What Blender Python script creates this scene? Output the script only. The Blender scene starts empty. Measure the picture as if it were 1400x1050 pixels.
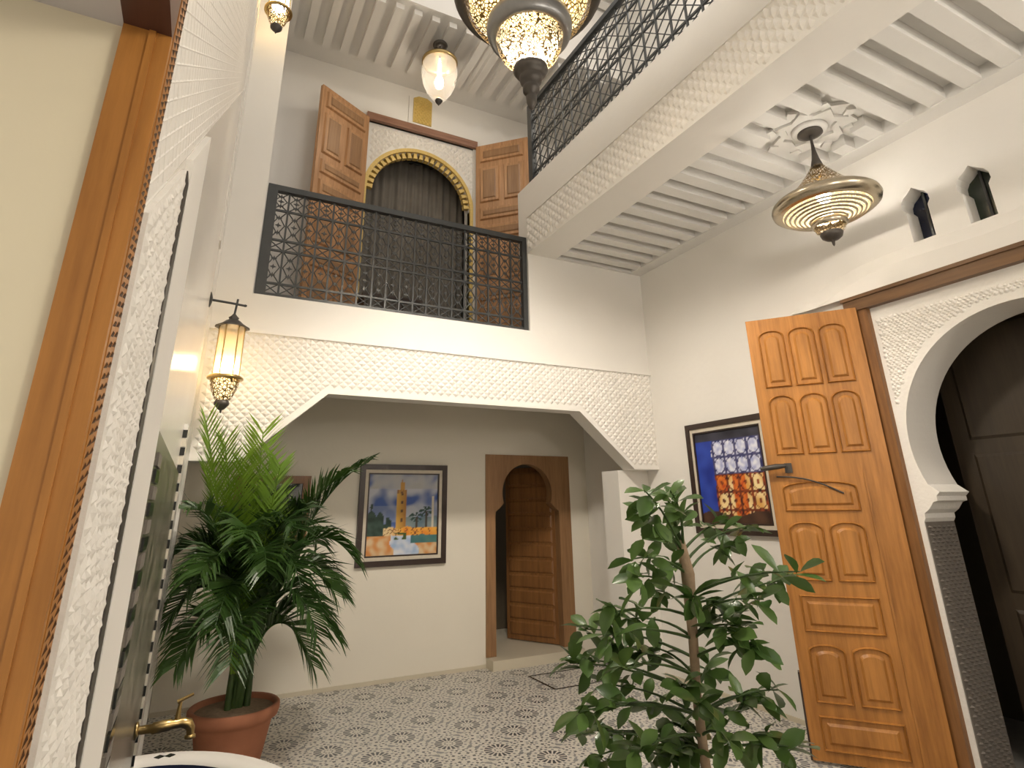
import bpy, bmesh, math, random
from mathutils import Vector, Matrix, noise
from mathutils.geometry import tessellate_polygon
PI = math.pi
S = bpy.context.scene
COL = S.collection
random.seed(11)

# ------------------------------------------------------------------ camera
def make_camera():
    f, yaw, pitch, roll, cx, cy, h = 789.2, 27.098, 18.882, -0.843, 690.63, 423.18, 1.61
    y, p, r = (math.radians(a) for a in (yaw, pitch, roll))
    fw = Vector((math.sin(y)*math.cos(p), math.cos(y)*math.cos(p), math.sin(p)))
    rt = Vector((math.cos(y), -math.sin(y), 0)); up = rt.cross(fw)
    R = math.cos(r)*rt + math.sin(r)*up; U = -math.sin(r)*rt + math.cos(r)*up
    cd = bpy.data.cameras.new('camera'); c = bpy.data.objects.new('camera', cd); COL.objects.link(c)
    cd.sensor_fit = 'HORIZONTAL'; cd.sensor_width = 36; cd.lens = f/1400*36
    cd.shift_x = (700-cx)/1400; cd.shift_y = (cy-525)/1400
    cd.clip_start = .02; cd.clip_end = 60
    M = Matrix((R, U, -fw)).transposed().to_4x4(); M.translation = (0, 0, h)
    c.matrix_world = M
    S.camera = c
make_camera()

# ------------------------------------------------------------------ world, exposure, fill lights
w = bpy.data.worlds.new('ambient_fill'); S.world = w; w.use_nodes = True  # even warm fill added through the open roof
w.node_tree.nodes['Background'].inputs[0].default_value = (1.0, .97, .93, 1)
w.node_tree.nodes['Background'].inputs[1].default_value = .9
S.view_settings.view_transform = 'Standard'; S.view_settings.look = 'None'
S.view_settings.gamma = 1; S.view_settings.use_curve_mapping = False
S.view_settings.exposure = 0.42
S.cycles.max_bounces = 8; S.cycles.diffuse_bounces = 5; S.cycles.transparent_max_bounces = 12
S.cycles.sample_clamp_indirect = 6; S.cycles.caustics_reflective = False; S.cycles.caustics_refractive = False

def lamp(name, loc, power, col=(1, .80, .58), r=.05, parent=None, kind='POINT'):
    l = bpy.data.lights.new(name, kind); l.energy = power; l.color = col; l.shadow_soft_size = r
    o = bpy.data.objects.new(name, l); o.location = loc; COL.objects.link(o)
    if parent: o.parent = parent
    return o
P_SCONCE, P_SPOT, P_PEND, P_GLASS, P_FILL = 30, 830, 38, 50, 52
# added fill lamps out of view, behind the camera and in the right gallery
lamp('fill_front', (1.7, -.8, 2.75), P_FILL, (1, .93, .83), .25)
lamp('fill_gallery_near', (3.7, -.9, 3.5), 35, (1, .94, .86), .12)
lamp('fill_gallery_upper', (3.7, 2.4, 7.5), 60, (1, .92, .82), .1)

# ------------------------------------------------------------------ node helpers, materials
class N:
    def __init__(s, nt): s.nt = nt
    def new(s, t): return s.nt.nodes.new(t)
    def link(s, a, b):
        if hasattr(a, 'is_linked'): s.nt.links.new(a, b)
        else: b.default_value = a
    def m(s, op, a, b=0.0, c=None):
        n = s.new('ShaderNodeMath'); n.operation = op
        s.link(a, n.inputs[0]); s.link(b, n.inputs[1])
        if c is not None: s.link(c, n.inputs[2])
        return n.outputs[0]
    def mix(s, f, a, b):
        n = s.new('ShaderNodeMix'); n.data_type = 'RGBA'
        s.link(f, n.inputs[0])
        for v, i in ((a, 6), (b, 7)):
            if isinstance(v, tuple): n.inputs[i].default_value = v if len(v) == 4 else (*v, 1)
            else: s.nt.links.new(v, n.inputs[i])
        return n.outputs[2]
    def noise(s, vec, scale, detail=3, rough=.5):
        n = s.new('ShaderNodeTexNoise'); n.inputs['Scale'].default_value = scale
        n.inputs['Detail'].default_value = detail; n.inputs['Roughness'].default_value = rough
        if vec is not None: s.nt.links.new(vec, n.inputs['Vector'])
        return n.outputs['Fac']
    def mapping(s, vec, scale):
        n = s.new('ShaderNodeMapping'); n.inputs['Scale'].default_value = scale
        s.nt.links.new(vec, n.inputs['Vector']); return n.outputs[0]
    def ramp(s, f, stops):
        n = s.new('ShaderNodeValToRGB'); e = n.color_ramp.elements
        while len(e) < len(stops): e.new(.5)
        for k, (p, c) in enumerate(stops): e[k].position = p; e[k].color = (*c, 1)
        s.nt.links.new(f, n.inputs[0]); return n.outputs[0]

def base_mat(name, rough=.6, metal=0., spec=.5):
    m = bpy.data.materials.new(name); m.use_nodes = True
    n = N(m.node_tree); b = m.node_tree.nodes['Principled BSDF']
    b.inputs['Roughness'].default_value = rough; b.inputs['Metallic'].default_value = metal
    b.inputs['Specular IOR Level'].default_value = spec
    return m, n, b
def bump(n, b, h, strength, dist=.01):
    q = n.new('ShaderNodeBump'); q.inputs['Strength'].default_value = strength; q.inputs['Distance'].default_value = dist
    n.nt.links.new(h, q.inputs['Height']); n.nt.links.new(q.outputs[0], b.inputs['Normal'])
def geo_pos(n):
    return n.new('ShaderNodeNewGeometry').outputs['Position']
def obj_co(n):
    return n.new('ShaderNodeTexCoord').outputs['Object']

def plaster(name, c, rough=.75, bstr=.15, sc=14, spec=.3):
    m, n, b = base_mat(name, rough, 0, spec)
    p = geo_pos(n); f = n.noise(p, 1.3, 4); g = n.noise(p, sc, 5)
    d = tuple(x*.90 for x in c)
    n.link(n.mix(f, d, c), b.inputs['Base Color'])
    bump(n, b, g, bstr)
    return m
def wood(name, c1, c2, axis='Z', rough=.42, sc=1.0):
    m, n, b = base_mat(name, rough, 0, .45)
    s = {'Z': (22, 22, 1.6), 'X': (1.6, 22, 22), 'Y': (22, 1.6, 22)}[axis]
    v = n.mapping(obj_co(n), tuple(k*sc for k in s))
    f = n.noise(v, 1.5, 6, .62); k = n.noise(n.mapping(obj_co(n), tuple(x*.18*sc for x in s)), 1.2, 2)
    t = n.m('ADD', n.m('MULTIPLY', f, .6), n.m('MULTIPLY', k, .4))
    n.link(n.ramp(t, [(.32, c1), (.62, c2)]), b.inputs['Base Color'])
    bump(n, b, f, .12, .004)
    return m
def plain(name, c, rough=.5, metal=0., spec=.5, var=.12, sc=25, bstr=.0):
    m, n, b = base_mat(name, rough, metal, spec)
    f = n.noise(obj_co(n), sc, 3)
    n.link(n.mix(f, tuple(x*(1-var) for x in c), tuple(min(1, x*(1+var)) for x in c)), b.inputs['Base Color'])
    if bstr: bump(n, b, f, bstr, .005)
    return m
def emit(name, c, s):
    m = bpy.data.materials.new(name); m.use_nodes = True; nt = m.node_tree
    nt.nodes.remove(nt.nodes['Principled BSDF']); e = nt.nodes.new('ShaderNodeEmission')
    e.inputs[0].default_value = (*c, 1); e.inputs[1].default_value = s
    nt.links.new(e.outputs[0], nt.nodes['Material Output'].inputs[0]); return m
def leafmat(name, c1, c2, rough=.35, trans=.25):
    m, n, b = base_mat(name, rough, 0, .5)
    oi = n.new('ShaderNodeObjectInfo').outputs['Random']
    f = n.noise(geo_pos(n), 9, 2)
    t = n.m('ADD', n.m('MULTIPLY', oi, .5), n.m('MULTIPLY', f, .5))
    col = n.mix(t, c1, c2); n.link(col, b.inputs['Base Color'])
    tr = n.new('ShaderNodeBsdfTranslucent'); n.link(col, tr.inputs[0])
    mx = n.new('ShaderNodeMixShader'); mx.inputs[0].default_value = trans
    n.nt.links.new(b.outputs[0], mx.inputs[1]); n.nt.links.new(tr.outputs[0], mx.inputs[2])
    n.nt.links.new(mx.outputs[0], n.nt.nodes['Material Output'].inputs[0])
    return m
def pierced(name, c, scale, hole=.5, metal=1., rough=.3):
    """sheet brass cut through with a small fretwork of holes"""
    m, n, b = base_mat(name, rough, metal, .5)
    vo = n.new('ShaderNodeTexVoronoi'); vo.feature = 'DISTANCE_TO_EDGE'; vo.inputs['Scale'].default_value = scale
    n.nt.links.new(obj_co(n), vo.inputs['Vector'])
    n.link((*c, 1), b.inputs['Base Color'])
    h = n.m('GREATER_THAN', vo.outputs['Distance'], hole)
    tr = n.new('ShaderNodeBsdfTransparent'); mx = n.new('ShaderNodeMixShader')
    n.nt.links.new(h, mx.inputs[0]); n.nt.links.new(b.outputs[0], mx.inputs[1]); n.nt.links.new(tr.outputs[0], mx.inputs[2])
    n.nt.links.new(mx.outputs[0], n.nt.nodes['Material Output'].inputs[0])
    return m
def thinglass(name, c, refl=.12, rough=.05, trans=.0):
    m = bpy.data.materials.new(name); m.use_nodes = True; nt = m.node_tree; n = N(nt)
    nt.nodes.remove(nt.nodes['Principled BSDF'])
    tr = n.new('ShaderNodeBsdfTransparent'); tr.inputs[0].default_value = (*c, 1)
    gl = n.new('ShaderNodeBsdfGlossy'); gl.inputs['Roughness'].default_value = rough
    tl = n.new('ShaderNodeBsdfTranslucent'); tl.inputs[0].default_value = (*c, 1)
    a = n.new('ShaderNodeMixShader'); a.inputs[0].default_value = trans
    b = n.new('ShaderNodeMixShader'); b.inputs[0].default_value = refl
    nt.links.new(tr.outputs[0], a.inputs[1]); nt.links.new(tl.outputs[0], a.inputs[2])
    nt.links.new(a.outputs[0], b.inputs[1]); nt.links.new(gl.outputs[0], b.inputs[2])
    nt.links.new(b.outputs[0], nt.nodes['Material Output'].inputs[0]); return m
def diffuser(name, c, s):
    m = bpy.data.materials.new(name); m.use_nodes = True; nt = m.node_tree; n = N(nt)
    nt.nodes.remove(nt.nodes['Principled BSDF'])
    tr = n.new('ShaderNodeBsdfTransparent'); tr.inputs[0].default_value = (1, .97, .92, 1)
    tl = n.new('ShaderNodeBsdfTranslucent'); tl.inputs[0].default_value = (*c, 1)
    em = n.new('ShaderNodeEmission'); em.inputs[0].default_value = (*c, 1); em.inputs[1].default_value = s
    a = n.new('ShaderNodeMixShader'); a.inputs[0].default_value = .10
    nt.links.new(tr.outputs[0], a.inputs[1]); nt.links.new(tl.outputs[0], a.inputs[2])
    b = n.new('ShaderNodeAddShader'); nt.links.new(a.outputs[0], b.inputs[0]); nt.links.new(em.outputs[0], b.inputs[1])
    nt.links.new(b.outputs[0], nt.nodes['Material Output'].inputs[0]); return m
def vcol(name, rough=.5):
    m, n, b = base_mat(name, rough, 0, .4)
    a = n.new('ShaderNodeAttribute'); a.attribute_name = 'paint'
    n.nt.links.new(a.outputs['Color'], b.inputs['Base Color']); return m

def floor_tile_mat():
    m, n, b = base_mat('patterned_cement_tile', .38, 0, .4)
    sx = n.new('ShaderNodeSeparateXYZ'); n.nt.links.new(geo_pos(n), sx.inputs[0])
    u = n.m('DIVIDE', n.m('SUBTRACT', sx.outputs[0], TX0), TDX); v = n.m('DIVIDE', n.m('SUBTRACT', sx.outputs[1], TY0), TDY)
    i = n.m('FLOOR', n.m('ADD', u, .5)); j = n.m('FLOOR', n.m('ADD', v, .5))
    du = n.m('SUBTRACT', u, i); dv = n.m('SUBTRACT', v, j)
    par = n.m('MODULO', n.m('ADD', n.m('ADD', i, j), 1000.0), 2.0); par = n.m('GREATER_THAN', par, .5)
    r = n.m('SQRT', n.m('ADD', n.m('MULTIPLY', du, du), n.m('MULTIPLY', dv, dv)))
    th = n.m('ARCTAN2', dv, du)
    def rng(a, c): return n.m('MULTIPLY', n.m('GREATER_THAN', r, a), n.m('LESS_THAN', r, c))
    def petals(k, t, ph=0.): return n.m('GREATER_THAN', n.m('COSINE', n.m('ADD', n.m('MULTIPLY', th, float(k)), ph)), t)
    def mul(a, c): return n.m('MULTIPLY', a, c)
    def mx(a, c): return n.m('MAXIMUM', a, c)
    # rosette tile
    A_dark = mx(mul(rng(.19, .385), petals(16, -.35)), mul(rng(.09, .125), petals(8, -.2)))
    A_mid = mx(mul(rng(.42, .49), petals(16, .35, PI)), mul(rng(.55, .66), petals(4, .75, PI)))
    # star tile between
    B_dark = mx(mx(mul(rng(.25, .33), petals(8, .45)), mul(rng(.43, .50), petals(16, .5))), mul(rng(.0, .05), petals(8, -2)))
    B_mid = mx(mx(mul(rng(.08, .17), petals(8, .0)), mul(rng(.36, .41), petals(16, .2, PI))), mul(rng(.52, .62), petals(12, .4)))
    dark = n.m('ADD', mul(A_dark, n.m('SUBTRACT', 1.0, par)), mul(B_dark, par))
    mid = n.m('ADD', mul(A_mid, n.m('SUBTRACT', 1.0, par)), mul(B_mid, par))
    wear = n.noise(geo_pos(n), 7, 4)
    base = n.mix(wear, (.56, .53, .47), (.68, .65, .59))
    c = n.mix(mul(mid, .8), base, (.17, .18, .195))
    edge = mx(n.m('GREATER_THAN', sx.outputs[1], 5.9), n.m('GREATER_THAN', sx.outputs[0], 4.12))
    dk = n.mix(edge, (.038, .043, .055), (.018, .018, .022))
    c = n.mix(mul(dark, .95), c, dk)
    n.link(c, b.inputs['Base Color'])
    bump(n, b, n.noise(geo_pos(n), 60, 3), .05, .003)
    return m
TX0, TY0, TDX, TDY = 1.323, 5.741, .265, .281

WHITE = plaster('white_plaster', (.80, .775, .73))
BACKW = plaster('warm_lit_plaster', (.80, .755, .655))  # white plaster, the lamps' warm light put into its cream tint
WHITE_UP = plaster('white_plaster_upper', (.80, .78, .745))
STUCCO = plaster('carved_white_stucco', (.80, .77, .72), .7, .35, 30)
CREAM = plaster('cream_plaster', (.72, .64, .46), .8, .12)
TADELAKT = plaster('polished_white_plaster', (.76, .72, .66), .22, .06, 6, .5)
CEIL = plaster('ceiling_plaster', (.73, .715, .685), .8, .2)
OAK = wood('honey_oak', (.22, .085, .016), (.46, .20, .045))
OAK_X = wood('dark_oak_lintel', (.085, .042, .018), (.18, .095, .040), 'Y')
CEDAR = wood('pale_cedar', (.26, .13, .055), (.52, .29, .14))
LINTELW = wood('reddish_lintel_wood', (.17, .08, .05), (.32, .17, .11), 'X')
WALNUT = wood('brown_door_wood', (.13, .055, .018), (.27, .125, .042))
WALNUT_L = wood('brown_frame_wood', (.21, .11, .05), (.34, .19, .09))
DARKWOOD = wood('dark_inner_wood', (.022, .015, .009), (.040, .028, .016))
HEADW = wood('dark_red_brown_wood', (.055, .02, .012), (.11, .042, .024), 'Y')
EBONY = plain('dark_frame_wood', (.035, .02, .015), .35)
FRETD = plain('dark_stained_fret', (.075, .036, .016), .5)
MATTE = plain('pale_frame_slip', (.62, .56, .46), .6)
IRON = plain('dark_grey_iron', (.06, .063, .064), .42, .4)
BRASS = plain('old_brass', (.46, .33, .14), .28, 1.)
SILVER = plain('tarnished_nickel', (.26, .26, .26), .38, .9)
NICKEL = plain('silvered_brass', (.50, .44, .34), .26, 1.)
BRONZE = plain('dark_bronze', (.075, .066, .058), .45, .5)
GOLDP = plain('gilded_plaster', (.60, .43, .13), .5, .1, .5, .25, 60, .4)
TERRA = plain('terracotta', (.38, .155, .085), .75, 0, .3, .14, 12, .2)
SOIL = plain('potting_soil', (.25, .18, .12), .95, 0, .1, .4, 40, .6)
STONE = plaster('pale_limestone', (.62, .56, .44), .45, .08)
GREYPL = plaster('grey_plaster_soffit', (.52, .48, .45), .8, .1)
GROUT = plain('grout', (.34, .32, .29), .9)
FLOORT = floor_tile_mat()
BARK = plain('grey_brown_bark', (.32, .23, .15), .85, 0, .2, .3, 40, .6)
CANE = plain('green_palm_cane', (.04, .075, .018), .5, 0, .4, .3, 20)
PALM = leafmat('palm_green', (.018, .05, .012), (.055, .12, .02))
PALM_LIT = leafmat('palm_green_lit', (.13, .26, .02), (.28, .42, .05), .4, .45)  # palm green with the lantern's light painted in
CITRUS = leafmat('glossy_citrus_green', (.030, .075, .015), (.12, .20, .05), .28, .2)
PIERCED = pierced('pierced_gold_brass', (.26, .17, .055), 40, .13, .8)
PIERCED_S = pierced('pierced_gold_brass_fine', (.16, .105, .038), 50, .12, .8)
GLOW = diffuser('warm_lamp_diffuser', (1, .72, .32), .42)
GLOW2 = diffuser('warm_lamp_diffuser_pale', (1, .76, .42), .42)
BULB = emit('lamp_bulb', (1, .88, .66), 24)
AMBER = thinglass('amber_glass', (1, .80, .50), .10, .15, .35)
CLEAR = thinglass('clear_ribbed_glass', (.97, .93, .88), .16, .12, .15)
BLUEG = plain('blue_stained_glass', (.008, .012, .035), .12, 0, .6)
GREENG = plain('green_stained_glass', (.022, .032, .02), .12, 0, .6)
MIRROR = plain('dark_picture_glass', (.012, .016, .018), .06, 0, .9)
PAINT = vcol('painted_canvas')
CURT = plain('dark_curtain_cloth', (.17, .155, .135), .9, 0, .1, .2, 8)
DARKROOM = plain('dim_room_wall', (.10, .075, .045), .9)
BLACKT = plain('black_glazed_tile', (.02, .022, .02), .15)
CREAMT = plain('cream_glazed_tile', (.62, .58, .48), .2)
GREYT = plain('grey_carved_tile', (.17, .15, .13), .6, 0, .4, .2, 40)
NAVYT = plain('navy_basin_tile', (.02, .03, .075), .12)

def fountain_tile_mat():
    m, n, b = base_mat('mottled_green_grey_tile', .24, 0, .4)
    p = geo_pos(n); f = n.noise(p, 6, 5, .6)
    vo = n.new('ShaderNodeTexVoronoi'); vo.inputs['Scale'].default_value = 11; n.nt.links.new(p, vo.inputs['Vector'])
    t = n.m('ADD', n.m('MULTIPLY', f, .6), n.m('MULTIPLY', vo.outputs['Distance'], .6))
    n.link(n.ramp(t, [(.3, (.035, .032, .026)), (.55, (.13, .12, .095)), (.8, (.24, .215, .17))]), b.inputs['Base Color'])
    return m
ZELLIGE = fountain_tile_mat()

# ------------------------------------------------------------------ mesh helpers
class MB:
    def __init__(s): s.v = []; s.f = []; s.sm = []; s.mi = []
    def add(s, vs, fs, smooth=False, mi=0):
        o = len(s.v); s.v += [tuple(p) for p in vs]
        for f in fs: s.f.append(tuple(i+o for i in f)); s.sm.append(smooth); s.mi.append(mi)
    def box(s, a, b, mi=0, fr=None, bev=0):
        x0, y0, z0 = a; x1, y1, z1 = b
        vs = [(x0,y0,z0),(x1,y0,z0),(x1,y1,z0),(x0,y1,z0),(x0,y0,z1),(x1,y0,z1),(x1,y1,z1),(x0,y1,z1)]
        if bev:  # chamfer the +w face (third coordinate is depth)
            vs[4:] = [(x0+bev,y0+bev,z1),(x1-bev,y0+bev,z1),(x1-bev,y1-bev,z1),(x0+bev,y1-bev,z1)]
        if fr: vs = [fr(*p) for p in vs]
        s.add(vs, [(0,3,2,1),(4,5,6,7),(0,1,5,4),(1,2,6,5),(2,3,7,6),(3,0,4,7)], False, mi)
        return s
    def tube(s, pts, r, seg=8, cap=True, smooth=True):
        pts = [Vector(p) for p in pts]; n = len(pts)
        rr = r if isinstance(r, (list, tuple)) else [r]*n
        vs = []; up = None
        for i, p in enumerate(pts):
            t = (pts[min(i+1, n-1)] - pts[max(i-1, 0)])
            t = t.normalized() if t.length > 1e-9 else Vector((0, 0, 1))
            if up is None: up = t.orthogonal().normalized()
            up = (up - t*up.dot(t)); up = up.normalized() if up.length > 1e-6 else t.orthogonal().normalized()
            q = t.cross(up)
            for k in range(seg):
                a = 2*PI*k/seg; vs.append(p + (up*math.cos(a) + q*math.sin(a))*rr[i])
        fs = [(i*seg+k, i*seg+(k+1) % seg, (i+1)*seg+(k+1) % seg, (i+1)*seg+k) for i in range(n-1) for k in range(seg)]
        s.add(vs, fs, smooth)
        if cap:
            s.add([vs[k] for k in range(seg)], [tuple(range(seg-1, -1, -1))])
            s.add([vs[(n-1)*seg+k] for k in range(seg)], [tuple(range(seg))])
        return s
    def lathe(s, prof, seg=32, c=(0, 0, 0), smooth=True, scallop=None):
        vs = []; n = len(prof)
        for (r, z) in prof:
            for k in range(seg):
                a = 2*PI*k/seg; q = r*(scallop(a) if scallop else 1)
                vs.append((c[0]+q*math.cos(a), c[1]+q*math.sin(a), c[2]+z))
        fs = [(i*seg+k, i*seg+(k+1) % seg, (i+1)*seg+(k+1) % seg, (i+1)*seg+k) for i in range(n-1) for k in range(seg)]
        s.add(vs, fs, smooth); return s
    def plate(s, fr, loops, t0, t1, mi=0):
        """polygon with holes in the (u, v) plane, extruded between depths t0 and t1"""
        L = [[Vector((u, v, 0)) for u, v in lp] for lp in loops]
        flat = [p for lp in L for p in lp]
        tris = tessellate_polygon(L)
        m = len(flat)
        vs = [fr(p.x, p.y, t0) for p in flat] + [fr(p.x, p.y, t1) for p in flat]
        fs = []
        for a, b, c in tris:
            A, B, C_ = flat[a], flat[b], flat[c]
            if (B-A).cross(C_-A).z < 0: b, c = c, b
            fs.append((a+m, b+m, c+m)); fs.append((a, c, b))
        o = 0
        for li, lp in enumerate(L):
            k = len(lp)
            area = sum(lp[i].x*lp[(i+1) % k].y - lp[(i+1) % k].x*lp[i].y for i in range(k))
            fwd = (area > 0) == (li == 0)
            for i in range(k):
                a, b = o+i, o+(i+1) % k
                fs.append((a, b, b+m, a+m) if fwd else (b, a, a+m, b+m))
            o += k
        s.add(vs, fs, False, mi); return s
    def build(s, name, mats, parent=None, loc=None, rz=0, recalc=False):
        me = bpy.data.meshes.new(name); me.from_pydata([tuple(v) for v in s.v], [], s.f)
        mats = mats if isinstance(mats, (list, tuple)) else [mats]
        for m in mats: me.materials.append(m)
        me.polygons.foreach_set('use_smooth', s.sm); me.polygons.foreach_set('material_index', s.mi)
        if recalc:
            b = bmesh.new(); b.from_mesh(me); bmesh.ops.recalc_face_normals(b, faces=b.faces); b.to_mesh(me); b.free()
        me.update()
        return put(name, me, parent, loc, rz)
def put(name, me, parent=None, loc=None, rz=0):
    o = bpy.data.objects.new(name, me); COL.objects.link(o)
    if parent: o.parent = parent
    if loc: o.location = loc
    if rz: o.rotation_euler.z = rz
    return o
def struct(o, label=None):
    o['kind'] = 'structure'
    if label: o['label'] = label
    return o
def tag(o, label, cat, group=None):
    o['label'] = label; o['category'] = cat
    if group: o['group'] = group
    return o
def thing(name, loc, label, cat, group=None, rz=0):
    o = bpy.data.objects.new(name, None); o.empty_display_size = .1; COL.objects.link(o)
    o.location = loc; o.rotation_euler.z = rz
    return tag(o, label, cat, group)
def copy_tree(o, parent=None):
    c = o.copy(); COL.objects.link(c); c.parent = parent
    for ch in list(o.children): copy_tree(ch, c)
    return c
def arc(cx, cy, r, a0, a1, n, ry=None):
    ry = ry or r
    return [(cx+r*math.cos(math.radians(a0+(a1-a0)*i/n)), cy+ry*math.sin(math.radians(a0+(a1-a0)*i/n))) for i in range(n+1)]
def rect(u0, v0, u1, v1): return [(u0, v0), (u1, v0), (u1, v1), (u0, v1)]

XL, XR, YB, YW, XB, XS = -.12, 4.371, 4.982, 6.352, 2.838, 3.187
F_BACK = lambda y0: (lambda u, v, w: (u, y0-w, v))        # faces the courtyard (-Y)
F_RIGHT = lambda x0: (lambda u, v, w: (x0-w, u, v))       # faces -X
F_LEFT = lambda x0: (lambda u, v, w: (x0+w, u, v))        # faces +X
F_DOWN = lambda z0: (lambda u, v, w: (u, v, z0-w))        # faces down

def relief(fr, u0, u1, v0, v1, du, dv, hw, hh, depth, pred=None, jit=0., seed=1, style='rhomb'):
    """rows of small carved bosses covering a panel; returns an MB"""
    rnd = random.Random(seed); mb = MB()
    j = 0; v = v0+dv/2
    while v < v1:
        u = u0 + (du/2 if j % 2 else 0)+du/2
        while u < u1:
            if pred is None or pred(u, v):
                a = rnd.uniform(-jit, jit)*2; k = 1+rnd.uniform(-jit, jit)
                ca, sa = math.cos(a), math.sin(a)
                def P(x, y, w): return fr(u+(x*ca-y*sa)*k, v+(x*sa+y*ca)*k, w)
                if style == 'rhomb':
                    vs = [P(-hw, 0, 0), P(0, -hh, 0), P(hw, 0, 0), P(0, hh, 0), P(0, hh*.25, depth), P(0, -hh*.25, depth)]
                    mb.add(vs, [(0, 1, 5, 4), (1, 2, 5), (2, 3, 4, 5), (3, 0, 4)])
                else:   # leaf scale
                    vs = [P(-hw, 0, 0), P(-hw*.6, -hh*.8, 0), P(0, -hh, 0), P(hw*.6, -hh*.8, 0), P(hw, 0, 0), P(0, hh, 0), P(0, -hh*.2, depth)]
                    mb.add(vs, [(i, (i+1) % 6, 6) for i in range(6)])
            u += du
        v += dv; j += 1
    return mb

# ------------------------------------------------------------------ floor
o = MB().box((-1.6, -1.4, -.12), (6.2, 7.6, -.006)).build('floor', GROUT); struct(o, 'patterned blue grey cement tile floor of the courtyard')
FLOOR = o
tile_cache = {}
stuff = MB()
for i in range(-8, 14):
    for j in range(-27, 4):
        x, y = TX0+TDX*i, TY0+TDY*j
        a, b = max(x-TDX/2+.001, XL+.002), min(x+TDX/2-.001, XR-.002)
        c, d = max(y-TDY/2+.001, -1.15), min(y+TDY/2-.001, YW-.002)
        if b-a < .02 or d-c < .02: continue
        if c < 3.05:
            stuff.box((a, c, -.006), (b, d, 0)); continue
        key = (round(a-x, 3), round(b-x, 3), round(c-y, 3), round(d-y, 3))
        if key not in tile_cache:
            q = MB().box((a-x, c-y, -.006), (b-x, d-y, 0)).build('floor_tile', FLOORT, FLOOR)
            tile_cache[key] = q.data
        else: q = put('floor_tile', tile_cache[key], FLOOR)
        q.location = (x, y, 0)
q = stuff.build('floor_tile_field', FLOORT, FLOOR); q['kind'] = 'stuff'
# thin dark inlay line framing the mat of tiles before the far door
mb = MB()
mb.box((3.19, 5.345, 0), (3.21, 5.86, .003)); mb.box((3.21, 5.335, 0), (4.30, 5.355, .003)); mb.box((4.28, 5.355, 0), (4.30, 5.86, .003)); mb.box((3.21, 5.84, 0), (4.28, 5.86, .003))
mb.build('inlay_line', BLACKT, FLOOR)

# ------------------------------------------------------------------ back wall (ground floor) with keyhole door opening
DX0, DX1, DZ0, DZ1 = 2.958, 4.101, .099, 2.2
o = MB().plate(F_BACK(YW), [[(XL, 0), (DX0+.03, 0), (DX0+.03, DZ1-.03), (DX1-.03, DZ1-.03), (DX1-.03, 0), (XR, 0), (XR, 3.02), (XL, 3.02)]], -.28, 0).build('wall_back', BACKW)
struct(o, 'white plaster wall under the balcony, tinted cream for the warm lamp light')
o = MB().box((XL, YW-.012, 0), (DX0, YW, .035)).box((DX1, YW-.012, 0), (XR, YW, .035)).build('baseboard_back', STONE); struct(o)
o = MB().box((XR-.012, 2.60, 0), (XR, YW-.012, .035)).build('baseboard_right', STONE); struct(o)
o = MB().box((DX0, 6.17, 0), (DX1, YW-.013, .095)).box((DX0+.031, YW-.013, 0), (DX1-.031, YW+1.3, .094)).build('trim_1', STONE); struct(o, 'pale stone door step before the keyhole door')
# room beyond the keyhole door
o = MB().box((2.5, YW+1.3, 0), (4.9, YW+1.4, 2.9)).box((2.4, YW+.28, 0), (2.5, YW+1.4, 2.9)).box((4.9, YW+.28, 0), (5.0, YW+1.4, 2.9)).box((2.4, YW+.28, 2.9), (5.0, YW+1.4, 3.0)).build('wall_passage', DARKROOM); struct(o)
# keyhole door
def keyhole(cx, z0):
    r = .335; zc = 1.765
    left = [(cx-.43, z0), (cx-.43, 1.50), (cx-.425, 1.56), (cx-.37, 1.60), (cx-.325, 1.645)]
    top = arc(cx, zc, r, 200, -20, 28)
    right = [(2*cx-u, v) for u, v in reversed(left)]
    return left+top+right
KC = 3.505
d2 = MB().plate(F_BACK(YW), [[(DX0, DZ0), (KC-.43, DZ0)] + keyhole(KC, DZ0)[1:-1] + [(KC+.43, DZ0), (DX1, DZ0), (DX1, DZ1), (DX0, DZ1)]], -.10, .02).build('door_1', WALNUT_L)
struct(d2, 'brown wooden door with a keyhole arched frame under the balcony')
lf = MB().box((-.72, 0, 0), (0, .04, 1.98)).build('door_leaf', WALNUT, d2, (KC+.425, YW+.085, .105)); lf.rotation_euler.z = math.radians(-61)
pk = None
for k in range(11):
    if pk is None: pk = MB().box((-.68, .05, 0), (-.04, .20, .014), 0, lambda u, v, w: (u, -w, v), .018).build('plank', WALNUT, lf).data
    else: put('plank', pk, lf, (0, 0, .172*k))
# ------------------------------------------------------------------ arched beam under the balcony
ZT = 3.333
arch_pts = [(XL, 1.965), (.235, 1.965), (.862, 2.531), (3.39, 2.531), (4.041, 1.965), (XR, 1.965)]
o = MB().plate(F_BACK(YB), [arch_pts + [(XR, 3.02), (XL, 3.02)]], -.18, 0).build('beam', WHITE)
struct(o, 'white carved beam with sloped corners under the balcony'); BEAM = o
def under(u):
    if u < .235 or u > 4.041: return 1.965
    if u < .862: return 1.965+(u-.235)*.903
    if u > 3.39: return 2.531-(u-3.39)*.869
    return 2.531
q = relief(F_BACK(YB), XL+.03, XR-.02, 1.985, 2.99, .074, .034, .035, .031, .014, lambda u, v: v > under(u)+.05, 0, 2).build('carved_relief', STUCCO, BEAM); q['kind'] = 'stuff'
MB().plate(F_BACK(YB), [arch_pts + [(4.035, 2.0), (3.405, 2.56), (.85, 2.56), (.225, 2.0), (XL, 2.0)][0:0] + [(XR, 1.99), (4.052, 1.99), (3.40, 2.556), (.852, 2.556), (.225, 1.99), (XL, 1.99)]], 0, .012).build('edge_moulding', WHITE, BEAM)
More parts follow.
